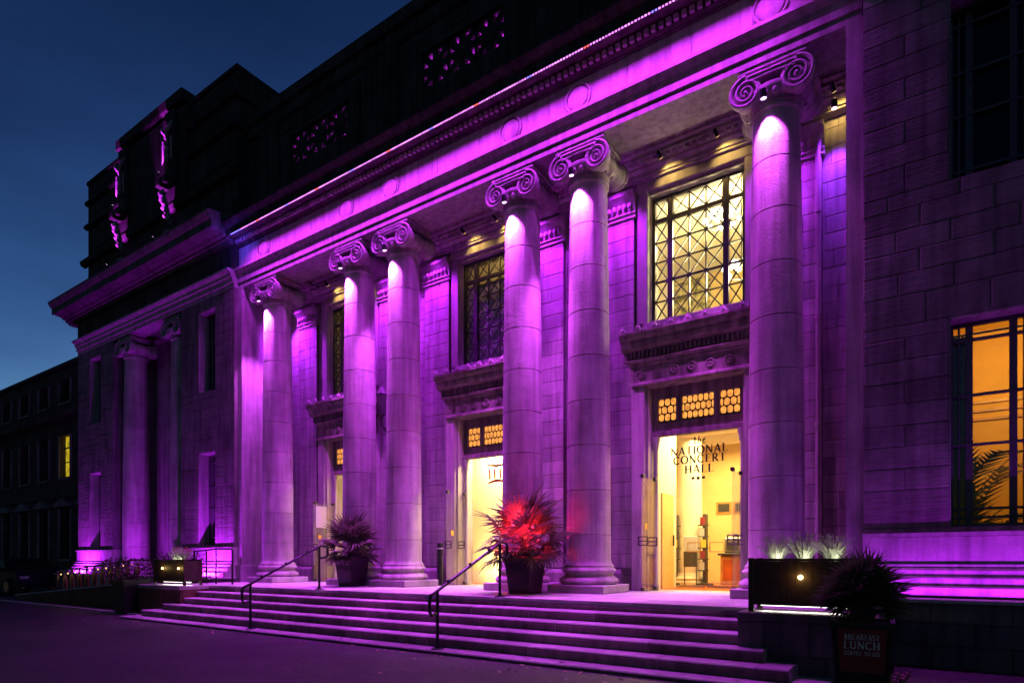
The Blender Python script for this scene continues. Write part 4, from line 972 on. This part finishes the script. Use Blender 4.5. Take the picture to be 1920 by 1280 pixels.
# lantern and cable pole on the wall between the second and third columns
ln_ = thing('wall_lantern', 'ornate bracket lantern on the wall between the second and third columns', 'lantern', (-3.22, .85, 4.4))
MB().lathe([(.02, 0), (.10, .05), (.12, .25), (.13, .55), (.15, .58), (.10, .68), (.04, .78), (.02, .9)], (-3.22, .80, 4.85), 8).build('lamp_body', M['bronze'], ln_)
MB().tube([(-3.22, 1.08, 4.5), (-3.22, .98, 4.5), (-3.22, .82, 4.62), (-3.22, .80, 4.86)], .035, 8).build('bracket', M['bronze'], ln_, True)
MB().box(-3.32, -3.12, 1.07, 1.095, 3.6, 4.8, .01).build('back_plate', M['bronze'], ln_)
pp = thing('rain_pipe', 'purple lit vertical rainwater pipe beside the rightmost column', 'pipe', (6.86, 1.0, PZ)) 
MB().tube([(6.95, 1.02, PZ), (6.95, 1.02, 7.7), (6.95, 1.0, 7.95), (6.98, .96, 8.3)], .038, 8).build('pipe', M['ashlar'], pp, True)
for z in (1.6, 3.4, 5.2, 7.0): MB().lathe([(.05, 0), (.05, .06)], (6.95, 1.02, z), 10).build('collar', M['ashlar'], pp)

# ================================================================== street furniture
def handrail(x, label):
    t = thing('handrail', label, 'handrail', (x, -2.95, GZ), 'black handrails on the steps')
    yl, yu = -3.72, -2.16; zl, zu = PZ - RI * 5, PZ
    hl, hu = .83, .90
    MB().tube([(x, yl, zl), (x, yl, zl + hl)], .024, 8).build('post', M['black_metal'], t, True); MB().tube([(x, yu, zu), (x, yu, zu + hu)], .024, 8).build('post', M['black_metal'], t, True)
    for y, z in ((yl, zl), (yu, zu)): MB().lathe([(.09, 0), (.09, .012), (.04, .018), (.034, .05)], (x, y, z), 14).build('foot_plate', M['black_metal'], t)
    A, B = Vector((x, yl - .06, zl + hl - .02)), Vector((x, yu + .03, zu + hu))
    pts = [(x, yl - .02, zl + hl - .32), (x, yl - .13, zl + hl - .34), (x, yl - .17, zl + hl - .28), (x, yl - .17, zl + hl - .12), (x, yl - .14, zl + hl - .05)] + [tuple(A.lerp(B, i / 8)) for i in range(9)] + [(x, yu + .15, zu + hu + .005), (x, yu + .21, zu + hu - .04), (x, yu + .22, zu + hu - .18), (x, yu + .18, zu + hu - .24), (x, yu + .02, zu + hu - .25)]
    MB().tube(pts, .024, 8).build('rail', M['black_metal'], t, True)
    for f in (.18, .5, .8):
        p = A.lerp(B, f); MB().sphere(tuple(p + Vector((0, 0, .02))), .03, 8, 5).build('rail_joint', M['black_metal'], t, True)
    return t
handrail(2.62, 'black tubular handrail on the steps in front of the red palm'); handrail(-1.97, 'black tubular handrail on the left part of the steps')
bl = thing('bollard', 'slim black post with a pale band standing before the middle doorway', 'bollard', (-1.2, .75, PZ))
MB().lathe([(.075, 0), (.075, .87)], (-1.15, .7, PZ), 16).build('post', M['black_metal'], bl, True); MB().lathe([(.077, .87), (.077, .90)], (-1.15, .7, PZ), 16).build('band', M['paper'], bl); MB().lathe([(.075, .90), (.075, 1.0), (.06, 1.02)], (-1.15, .7, PZ), 16).build('cap', M['black_metal'], bl, True)

# ---------- palms in square tapered pots
def frond(L, nb, seed, droop=.5):
    rd = random.Random(seed); b = MB()
    sl = L * .45; b.tube([(0, 0, 0), (0, sl * .5, .03), (0, sl, .0)], [.010, .008, .006], 4)
    for i in range(nb):
        an = R(-100 + 200 * i / (nb - 1)); ll = L * .62 * (1 - .25 * abs(i / (nb - 1) - .5)) * rd.uniform(.72, 1.12); w = .018
        dx, dy = math.sin(an), math.cos(an); px, py = -dy, dx; z = rd.uniform(-.01, .02); dr = droop * rd.uniform(.6, 1.5)
        p0 = (0, sl, 0); p1 = (dx * ll * .55, sl + dy * ll * .55, .05 * ll + z); p2 = (dx * ll, sl + dy * ll, -.12 * ll * dr + z)
        n = len(b.v)
        b.v += [p0, (p1[0] + px * w, p1[1] + py * w, p1[2]), (p1[0], p1[1], p1[2] - .008), (p1[0] - px * w, p1[1] - py * w, p1[2]), p2]
        b.f += [(n, n + 1, n + 2), (n, n + 2, n + 3), (n + 1, n + 4, n + 2), (n + 2, n + 4, n + 3)]
    me = b.mesh('frond'); me.materials.append(M['frond']); return me
fm_, ft_, fb_ = M['frond'], M['frond'].node_tree, M['frond'].node_tree.nodes['Principled BSDF']
tl_ = ft_.nodes.new('ShaderNodeBsdfTranslucent'); tl_.inputs[0].default_value = (.12, .15, .07, 1); mx_ = ft_.nodes.new('ShaderNodeMixShader'); mx_.inputs[0].default_value = .35
ft_.links.new(fb_.outputs[0], mx_.inputs[1]); ft_.links.new(tl_.outputs[0], mx_.inputs[2]); ft_.links.new(mx_.outputs[0], ft_.nodes['Material Output'].inputs[0])
FR = [frond(.62, 23, s, .5 + .3 * s) for s in range(4)]
def pot_box(t, w1, w0, h, sign=False):
    p = MB(); q = [(-.5, -.5), (.5, -.5), (.5, .5), (-.5, .5)]
    p.prism_z([(x * w0, y * w0) for x, y in q], 0, h - .05, w1 / w0)
    po = p.build('pot', M['pot'], t); r = MB()
    a, c = w1 / 2 + .012, w1 / 2 - .035
    for (x0, x1, y0, y1) in ((-a, a, -a, -c), (-a, a, c, a), (-a, -c, -c, c), (c, a, -c, c)): r.box(x0, x1, y0, y1, h - .05, h)
    r.build('rim', M['pot'], t); MB().box(-c, c, -c, c, h - .052, h - .03).build('soil', M['soil'], t)
def palm(name, label, loc, rotz, w1, w0, h, size, n, seed, leafmat=None, stem_h=.16, lo=-23):
    t = thing(name, label, 'potted palm'); rd = random.Random(seed); WO[t.name] = Vector()
    pot_box(t, w1, w0, h)
    MB().lathe([(.09, 0), (.10, .08), (.08, stem_h), (.05, stem_h + .08)], (0, 0, h - .04), 12).build('trunk', M['palm_trunk'], t, True)
    for i in range(n):
        u = i / (n - 1); el = R(82 - (82 - lo) * u + rd.uniform(-8, 8)); az = i * 2.39996 + rd.uniform(-.2, .2); s_ = size * rd.uniform(.85, 1.1) * (1 if u < .75 else .9)
        o = put('frond', FR[i % 4], t, (.03 * math.cos(az), .03 * math.sin(az), h + stem_h - .12 * u), scale=(s_, s_, s_))
        o.rotation_mode = 'XYZ'
        # frond mesh points along +y; raise by elevation then spin
        o.rotation_euler = (Matrix.Rotation(az, 3, 'Z') @ Matrix.Rotation(el, 3, 'X') @ Matrix.Rotation(rd.uniform(-.5, .5), 3, 'Y')).to_euler()
    t.location = loc; t.rotation_euler = (0, 0, rotz)
    return t
rp = palm('potted_palm', 'fan palm lit bright red in a square black pot between the columns', (2.40, -1.05, PZ), 0, .56, .42, .73, 1.62, 30, 3)
lp = palm('potted_palm', 'fan palm lit dim purple in a square black pot before the left columns', (-2.62, -.72, PZ), 0, .56, .42, .70, 1.4, 28, 11)
fp = palm('potted_palm', 'dark bushy palm in a black pot with red lettered panel in the foreground', (7.97, -4.12, GZ), R(3), .47, .36, .80, .74, 60, 5, lo=8)
# red panel with lettering on the foreground pot
pn = part('sign_panel', fp)
def on_pot(z): return -(.18 + .055 * z / .75) - .004
tilt = math.atan(.055 / .75)
b = MB(); b.poly([(-.165, on_pot(.36), .36), (.165, on_pot(.36), .36), (.185, on_pot(.74), .74), (-.185, on_pot(.74), .74)]); me = b.mesh('panel'); me.materials.append(M['redpanel']); me_o = put('panel', me, pn, (0, 0, 0))
for txt, z, hh, wd in (('BREAKFAST', .645, .046, .27), ('LUNCH', .565, .066, .28), ('COFFEE TO GO', .51, .036, .27)):
    text('lettering', txt, hh, M['cream_ink'], pn, (0, on_pot(z) - .004, z), wd, rot=(tilt, 0, 0))
# small red lamps on the rim of the red palm's pot
for dx, dy, lab in ((-.24, -.24, 'front left'), (.24, -.24, 'front right'), (0, .25, 'back')):
    fitting('pot_lamp', 'tiny red lamp on the ' + lab + ' rim of the pot under the red palm', (2.40 + dx * 1.1, -1.05 + dy * 1.1, PZ + .77), (2.40 + dx * 1.6, -1.05 + dy * 1.6, PZ + 1.5), 45, (1, .01, .04), size=150, blend=.7, group='red lamps on the pot rim', mat=M['led_red'], r=.02)
rl = thing('crown_lamp', 'red lamp glowing inside the crown of the red palm', 'lamp', (2.40, -1.05, PZ + 1.0)); MB().sphere((2.40, -1.05, PZ + 1.02), .03, 10, 6).build('bulb', M['led_red'], rl); MB().tube([(2.40, -1.05, PZ + .72), (2.40, -1.05, PZ + 1.0)], .008, 6).build('stake', M['black_metal'], rl)
for dx, dy, dz, en in ((0, 0, 1.1, 14), (0, -.34, 1.2, 26), (.3, -.14, 1.15, 22), (-.26, -.2, 1.15, 22), (0, -.1, 1.45, 34), (.08, -.3, 1.4, 18), (-.22, -.2, 1.35, 14), (.26, -.1, 1.35, 12)): lamp('POINT', (2.40 + dx, -1.05 + dy, PZ + dz), en, (1, .012, .05), rl, shadow_soft_size=.04)  # red points without bulbs, added to spread red through the fronds
# ---------- wooden planters
def planter(x0, x1, y0, y1, label, lamps, clumps, seed):
    t = thing('wooden_planter', label, 'planter', ((x0 + x1) / 2, (y0 + y1) / 2, PZ), 'wooden planters beside the steps'); rd = random.Random(seed)
    z0, z1 = PZ + .085, 1.14
    for x in (x0, x1 - .06):
        for y in (y0, y1 - .06): MB().box(x, x + .06, y, y + .06, PZ + .003, z1 + .02, .004).build('leg', M['wood'], t)
    n = int((x1 - x0 - .12) / .085)
    for i in range(n):
        a = x0 + .06 + (x1 - x0 - .12) * i / n; b_ = x0 + .06 + (x1 - x0 - .12) * (i + 1) / n
        MB().box(a + .002, b_ - .002, y0 + .012, y0 + .032, z0 + .03, z1 - .02).build('board', M['wood'], t)
    MB().box(x0 + .06, x1 - .06, y1 - .032, y1 - .012, z0 + .03, z1 - .02).build('back', M['wood'], t)
    for x in (x0 + .012, x1 - .032): MB().box(x, x + .02, y0 + .06, y1 - .06, z0 + .03, z1 - .02).build('side', M['wood'], t)
    for y in (y0 + .008, y1 - .04): 
        MB().box(x0 + .061, x1 - .061, y, y + .03, z0, z0 + .028).build('rail', M['wood'], t); MB().box(x0 + .061, x1 - .061, y, y + .03, z1 - .018, z1 + .012).build('rail', M['wood'], t)
    MB().box(x0 + .06, x1 - .06, y0 + .05, y1 - .05, z1 - .09, z1 - .05).build('soil', M['soil'], t); MB().box(x0 + .06, x1 - .06, y0 + .05, y1 - .05, z0 + .005, z0 + .025).build('bottom', M['wood'], t)
    for x in lamps:
        MB().lathe([(.028, .0), (.028, -.012), (.02, -.022), (.004, -.026)], (x, y0 + .011, 1.0 - .06), 14, 'y').build('lamp', M['lampw'], t, True)
        lamp('POINT', (x, y0 - .06, .94), .8, (1, .6, .15), t, shadow_soft_size=.02)
    # underlight strip and grass light
    MB().box(x0 + .1, x1 - .1, y0 + .2, y0 + .23, z0 - .02, z0 - .004).build('underlight', M['lampwhite'], t)
    lamp('AREA', ((x0 + x1) / 2, y0 + .2, z0 - .03), 9, (1, .95, .88), t, ((x0 + x1) / 2, y0 + .2, 0), shape='RECTANGLE', size=x1 - x0 - .2, size_y=.08)
    for x in clumps:
        g = MB()
        for i in range(rd.randint(150, 200)):
            an = rd.uniform(0, 6.28); sp = rd.uniform(.02, .20) ; hh = rd.uniform(.12, .34) * (1 - sp * 1.3); bx, by = .03 * math.cos(an), .03 * math.sin(an)
            p = [(x + bx, (y0 + y1) / 2 + by, z1 - .06), (x + bx + sp * .5 * math.cos(an), (y0 + y1) / 2 + by + sp * .5 * math.sin(an), z1 + hh * .6), (x + bx + sp * math.cos(an), (y0 + y1) / 2 + by + sp * math.sin(an), z1 + hh)]
            g.tube(p, [.0045, .0038, .0012], 3, False)
            if i % 2 == 0: g.sphere(p[2], .008, 4, 3, 1.6)
        tag(g.build('grass_clump', M['grass'], t), kind='stuff')
        lamp('SPOT', (x + .04, y0 + .09, z1 - .02), 1.7, (.97, 1, .82), t, (x, (y0 + y1) / 2 + .02, z1 + .2), spot_size=R(110), spot_blend=.6, shadow_soft_size=.02)
    return t
planter(6.72, 7.82, -2.92, -2.42, 'dark slatted wooden planter with pale grasses and one lamp right of the steps', (7.28,), (6.98, 7.28, 7.58), 2)
planter(-7.45, -6.0, -2.85, -2.40, 'dark slatted wooden planter with two lamps left of the steps', (-7.0, -6.25), (-6.75, -6.45), 4)

# ---------- left side: ramp wall, railings, shrubs
rw = thing('ramp', 'brown brick ramp wall rising towards the steps on the left', 'ramp', (-12, -2.3, GZ))
rb = MB(); rb.sweep_y([(-17.5, GZ - .1), (-7.9, GZ - .1), (-7.9, .50), (-9.2, .50), (-17.5, -.08)], -2.6, -1.35); rb.build('body', M['brick'], rw)
rc = MB(); rc.sweep_y([(-17.55, -.08), (-9.2, .503), (-7.9, .503), (-7.9, .54), (-9.2, .54), (-17.55, -.04)], -2.63, -2.45); rc.build('coping', M['granite'], rw)
kb = MB().box(-20, -7.4, -3.25, -3.12, GZ, GZ + .03).build('kerb', M['granite']); tag(kb, kind='structure')
rr = thing('ramp_railing', 'low black ramp railing with a row of small lamps under its rail', 'railing', (-13, -2.2, 0))
zr = lambda x: (-.06 + (x + 17.5) / 8.3 * .58 if x < -9.2 else .52)
for i in range(10):
    x = -14.2 + i * .52; MB().box(x - .025, x + .025, -2.53, -2.49, zr(x), zr(x) + .62).build('post', M['black_metal'], rr)
    MB().tube([(x + .2, -2.50, zr(x) + .50), (x + .2, -2.50, zr(x) + .54)], .014, 6).build('lamp', M['lampy'], rr)
    MB().box(x + .08, x + .32, -2.40, -2.36, zr(x), zr(x) + .46).build('panel', M['brick'], rr)
    lamp('POINT', (x + .2, -2.47, zr(x) + .42), .35, (1, .5, .3), rr, shadow_soft_size=.02)
MB().tube([(-14.3, -2.51, zr(-14.3) + .62), (-9.2, -2.51, 1.14), (-7.9, -2.51, 1.14)], .022, 8).build('rail', M['black_metal'], rr, True)
tr_ = thing('terrace_rail', 'short black tubular rail on the terrace beside the left planter', 'railing', (-5.9, -1.4, PZ))
MB().tube([(-7.3, -1.9, PZ), (-7.3, -1.9, 1.36), (-6.5, -1.8, 1.42), (-5.95, -1.7, 1.42), (-5.92, -1.68, 1.38), (-5.92, -1.68, PZ)], .024, 8).build('rail', M['black_metal'], tr_, True)
for x in (-6.85, -6.4): MB().tube([(x, -1.83, PZ), (x, -1.83, 1.40)], .018, 8).build('post', M['black_metal'], tr_, True)
def shrub(loc, label, w1, w0, h, R_, n, seed, flower=False):
    t = thing('potted_shrub', label, 'potted shrub'); WO[t.name] = Vector(); rd = random.Random(seed)
    pot_box(t, w1, w0, h); b = MB()
    for i in range(14):
        an = rd.uniform(0, 6.28); b.tube([(0, 0, h - .05), (R_ * .3 * math.cos(an), R_ * .3 * math.sin(an), h + .2), (R_ * .8 * math.cos(an), R_ * .8 * math.sin(an), h + rd.uniform(.25, .5))], [.012, .008, .004], 4)
    b.build('stem', M['palm_trunk'], t); lf = MB()
    for i in range(n):
        an, rr_, zz = rd.uniform(0, 6.28), R_ * math.sqrt(rd.random()), h + rd.uniform(.02, .52)
        p = Vector((rr_ * math.cos(an), rr_ * math.sin(an), zz)); d1 = Vector((rd.uniform(-1, 1), rd.uniform(-1, 1), rd.uniform(-.5, 1))).normalized() * rd.uniform(.04, .09); d2 = d1.cross(Vector((rd.uniform(-1, 1), rd.uniform(-1, 1), rd.uniform(-1, 1)))).normalized() * .02
        lf.poly([p, p + d1 * .5 + d2, p + d1, p + d1 * .5 - d2])
    tag(lf.build('foliage', M['shrub'], t), kind='stuff')
    if flower:
        f = MB()
        for i in range(26): f.sphere((rd.uniform(-.3, .4), rd.uniform(-.2, .2), h + .45 + rd.uniform(0, .22)), rd.uniform(.02, .04), 5, 4)
        tag(f.build('flower_heads', M['red'], t), kind='stuff')
    t.location = loc; return t
shrub((-8.15, -3.05, GZ), 'dark shrub in a black pot at the foot of the ramp wall', .62, .5, .85, .62, 900, 21)
shrub((-8.3, -1.75, .5), 'reddish flowering shrub in a low bowl behind the left planter', .8, .6, .3, .6, 700, 22, True)
# small pink flowering weed at the foot of the right wall
wd_ = thing('flower_clump', 'small pink flowering clump on the ground behind the foreground pot', 'plant', (8.25, -3.3, GZ)); rd = random.Random(9)
b = MB(); f = MB()
for i in range(22):
    an = rd.uniform(0, 6.28); s_ = rd.uniform(.02, .13); p = (8.24 + s_ * math.cos(an), -2.95 + s_ * math.sin(an), GZ + rd.uniform(.06, .22)); b.tube([(8.24, -2.95, GZ), p], .003, 3); f.sphere(p, rd.uniform(.008, .018), 5, 4)
tag(b.build('stems', M['frond'], wd_), kind='stuff'); tag(f.build('petals', plain('pink_petal', (.6, .18, .3), .6), wd_), kind='stuff')

# ---------- fallen leaves
lm = []
for v in range(3):
    b = MB(); rd = random.Random(v + 40)
    pts = []
    for i in range(10):
        an = 2 * math.pi * i / 10; r_ = .035 * (1 if i % 2 else .62) * rd.uniform(.8, 1.2); pts.append((r_ * 1.3 * math.cos(an), r_ * math.sin(an), .006 + .014 * rd.random()))
    n = len(b.v); b.v += [(0, 0, .003)] + pts; b.f += [(n, n + 1 + i, n + 1 + (i + 1) % 10) for i in range(10)]
    me = b.mesh('fallen_leaf'); me.materials.append(M['leaf']); lm.append(me)
rd = random.Random(77); fl = 0
while fl < 90:
    x = rd.uniform(-7, 7.4)
    if fl < 62: y, z = F0 - TR * 5 - abs(rd.gauss(0, .35)) - .03, GZ
    elif fl < 80: y, z = F0 - TR * 4 - rd.uniform(.06, .26), PZ - RI * 5
    else: y, z = rd.uniform(-7.5, -4.3), GZ
    if z > GZ and not (-6.8 < x < 7.5): continue
    tag(put('fallen_leaf', lm[fl % 3], None, (x, y, z + .004), rot=(rd.uniform(-.2, .2), rd.uniform(-.2, .2), rd.uniform(0, 6.28)), scale=(rd.uniform(.45, 1.15),) * 3), 'small dry brown leaf fallen on the ground by the steps', 'leaf', 'fallen leaves by the steps'); fl += 1

# ---------- far wing and car
wg = thing('wing_building', 'dark long three storey wing on the far left with one lit yellow window', 'building', (-38, 2.5, GZ))
YG = 2.5
wrows = [(9.15, 10.3), (5.35, 7.5), (1.2, 3.75)]; wxs = [-19.6 - 2.7 * i for i in range(14)]
xs_ = [-58, -18.0]; cuts_ = sorted([-58, -17.8] + [x - .62 for x in wxs] + [x + .62 for x in wxs])
w_ = MB(); zc = [GZ] + [v for r in reversed(wrows) for v in r] + [11.2]
for i in range(len(cuts_) - 1):
    a, b_ = cuts_[i], cuts_[i + 1]; isw = any(abs((a + b_) / 2 - x) < .1 for x in wxs)
    if not isw: w_.box(a, b_, YG, YG + .4, GZ, 10.9)
    else:
        for j in range(0, len(zc), 2): w_.box(a, b_, YG, YG + .4, zc[j], min(zc[j + 1], 10.9))
w_.build('wall', M['sooty'], wg)
MB().sweep_x([(YG - .01, 10.9), (YG - .15, 10.92), (YG - .15, 11.1), (YG + 6, 11.12), (YG + 6, 10.9)], -58, -17.8).build('roof', M['sooty'], wg)
MB().sweep_x([(YG - .01, 8.1), (YG - .4, 8.3), (YG - .45, 8.5), (YG - .01, 8.6)], -58, -17.8).build('cornice', M['sooty'], wg)
MB().sweep_x([(YG - .01, 4.3), (YG - .12, 4.32), (YG - .12, 4.5), (YG - .01, 4.52)], -58, -17.8).build('string_course', M['sooty'], wg)
for r, (z0, z1) in enumerate(wrows):
    for i, x in enumerate(wxs):
        lit = (r == 1 and i == 3)
        wn = MB().box(x - .62, x + .62, YG + .25, YG + .27, z0, z1).build('window', M['yellowpane'] if lit else M['darkglass'], wg, label='lit yellow window' if lit else None)
        MB().box(x - .03, x + .03, YG + .2, YG + .248, z0, z1).build('mullion', M['bronze'], wn)
        if r: MB().box(x - .62, x + .62, YG + .19, YG + .247, z0 + (z1 - z0) * .72 - .03, z0 + (z1 - z0) * .72 + .03).build('glazing_bar', M['bronze'], wn); MB().box(x - .62, x + .62, YG + .19, YG + .247, z0 + (z1 - z0) * .38 - .02, z0 + (z1 - z0) * .38 + .02).build('glazing_bar', M['bronze'], wn)
        MB().box(x - .7, x + .7, YG - .08, YG - .002, z0 - .12, z0 - .001).build('sill', M['lintel'], wn)
        for sx in (-1, 1): MB().box(x + sx * .72 - .09, x + sx * .72 + .09, YG - .05, YG - .002, z0, z1).build('surround', M['lintel'], wn)
        if r == 2: MB().sweep_y([(x - .95, z1 + .1), (x + .95, z1 + .1), (x + .95, z1 + .2), (x, z1 + .55), (x - .95, z1 + .2)], YG - .22, YG - .003).build('pediment', M['lintel'], wn)
MB().box(-58, -17.8, YG + 5, YG + 5.2, GZ, 10.8).build('inner_wall', M['sooty'], wg)
def car(loc, rz, label):
    t = thing('parked_car', label, 'car'); WO[t.name] = Vector()
    prof = [(-2.1, .32), (-2.12, .62), (-2.0, .80), (-1.2, .92), (-.55, 1.38), (.65, 1.42), (1.45, .98), (2.0, .86), (2.12, .62), (2.1, .32)]
    b = MB()
    secs = []
    for y, k in ((-.84, .86), (-.78, 1.0), (.78, 1.0), (.84, .86)):
        secs.append([(x * (1 if k == 1 else .985), y if z < .95 else y * .84, z) for x, z in prof])
    n = len(b.v); m = len(prof)
    for s_ in secs: b.v += s_
    for k in range(3):
        for i in range(m): b.f.append((n + k * m + i, n + k * m + (i + 1) % m, n + (k + 1) * m + (i + 1) % m, n + (k + 1) * m + i))
    b.f.append(tuple(n + i for i in range(m))); b.f.append(tuple(n + 3 * m + i for i in range(m)))
    b.build('body', M['carpaint'], t, True)
    for s_ in (-1, 1):
        for a, b_, c_, d_ in ((-1.05, -.52, .02, .02), (.08, .08, .62, 1.25)):
            MB().poly([(a, s_ * .845, .95), (b_, s_ * .715, 1.33), (c_, s_ * .715, 1.34), (d_, s_ * .845, .96)]).build('side_window', M['carglass'], t)
        MB().box(-1.0, -.8, s_ * .86 - .02, s_ * .86 + .02, .8, .83).build('door_handle', M['steel'], t)
        MB().box(.85, 1.0, min(s_ * .84, s_ * 1.0), max(s_ * .84, s_ * 1.0), .95, 1.06, .02).build('mirror', M['carpaint'], t)
        for x in (-1.3, 1.32):
            wl = MB().lathe([(.31, -.1), (.33, -.06), (.33, .06), (.31, .1)], (x, s_ * .78, .33), 22, 'y').build('wheel', M['rubber'], t, True)
            MB().lathe([(.2, -.11), (.2, .11), (.05, .115)], (x, s_ * .78, .33), 18, 'y').build('rim', M['steel'], wl)
        MB().box(2.02, 2.12, s_ * .6 - .15, s_ * .6 + .15, .62, .74, .02).build('headlight', M['lightglass'], t); MB().box(-2.14, -2.04, s_ * .62 - .13, s_ * .62 + .13, .64, .78, .02).build('tail_light', M['red'], t)
    MB().poly([(1.40, -.72, .99), (1.40, .72, .99), (.70, .62, 1.40), (.70, -.62, 1.40)]).build('windscreen', M['carglass'], t)
    t.location = loc; t.rotation_euler = (0, 0, rz); return t
car((-21.9, -1.2, GZ), R(4), 'dark car parked at the far left edge before the wing')
# ---------- amber room and palm behind the right pavilion window
rm = thing('side_room', 'amber lit room behind the right pavilion window', 'room', (9.5, 2, 1.0))
for nm, bx in (('room_wall', (7.9, 12.6, 3.2, 3.3, .6, 5.2)), ('room_wall', (7.8, 7.9, .0, 3.3, .6, 5.2)), ('room_wall', (12.6, 12.7, .0, 3.3, .6, 5.2)), ('room_ceiling', (7.8, 12.7, -.01, 3.3, 5.2, 5.3)), ('room_floor', (7.8, 12.7, -.01, 3.3, .5, .6))):
    MB().box(*bx).build(nm, plain('amber_' + nm, (.62, .36, .07), .8, 0, .08, 3), rm)
for z in (3.6, 3.75, 3.9): MB().box(7.9, 12.6, 3.16, 3.199, z, z + .05).build('picture_rail', M['counter'], rm)
lamp('POINT', (9.7, 1.5, 4.4), 120, (1, .62, .12), rm, shadow_soft_size=.2)
cu2 = thing('curtain', 'dark brown curtain at the left edge of the right pavilion window', 'curtain', (8.8, .05, 1.5)); b = MB(); pts = [(8.66 + .27 * i / 24, .02 + .025 * math.sin(i * 1.6)) for i in range(25)]
for i in range(24): b.poly([(pts[i][0], pts[i][1], 1.5), (pts[i + 1][0], pts[i + 1][1], 1.5), (pts[i + 1][0], pts[i + 1][1], 4.2), (pts[i][0], pts[i][1], 4.2)])
b.build('cloth', plain('brown_cloth', (.10, .035, .012), .9), cu2, True); MB().tube([(8.6, .03, 4.22), (9.7, .03, 4.22)], .015, 8).build('rod', M['bronze'], cu2)
wp = thing('window_palm', 'dark feathery palm standing behind the right pavilion window', 'palm', (8.98, .35, .6)); rd = random.Random(15)
MB().lathe([(.16, 0), (.2, .32), (.2, .36)], (9.02, .4, .6), 14).build('pot', M['darkobj'], wp); MB().tube([(9.02, .4, .9), (9.03, .42, 1.6), (9.0, .4, 2.2)], [.04, .035, .03], 8).build('trunk', M['palm_trunk'], wp)
for i in range(22):
    az = i * 2.4; el = rd.uniform(.2, 1.3); L = rd.uniform(.8, 1.5); b = MB(); pts = []
    z0 = rd.choice((1.3, 1.6, 2.0, 2.3))
    for k in range(7):
        u = k / 6; pts.append(Vector((9.01 + L * u * math.cos(el) * math.cos(az), .4 + .6 * L * u * math.cos(el) * math.sin(az), z0 + L * (u * math.sin(el) - .35 * u * u))))
    b.tube(pts, [.008 - .001 * k for k in range(7)], 4)
    for k in range(1, 7):
        for s_ in (-1, 1):
            d1 = (pts[k] - pts[k - 1]).normalized(); sd = d1.cross(Vector((0, 0, 1))).normalized() * s_
            for q in (0, .5):
                p = pts[k].lerp(pts[k - 1], q); tip = p + sd * .26 + d1 * .2 + Vector((0, 0, -.05)); wv = d1 * .026
                b.poly([p - wv, p + wv, tip])
    b.build('frond', M['darkobj'], wp)
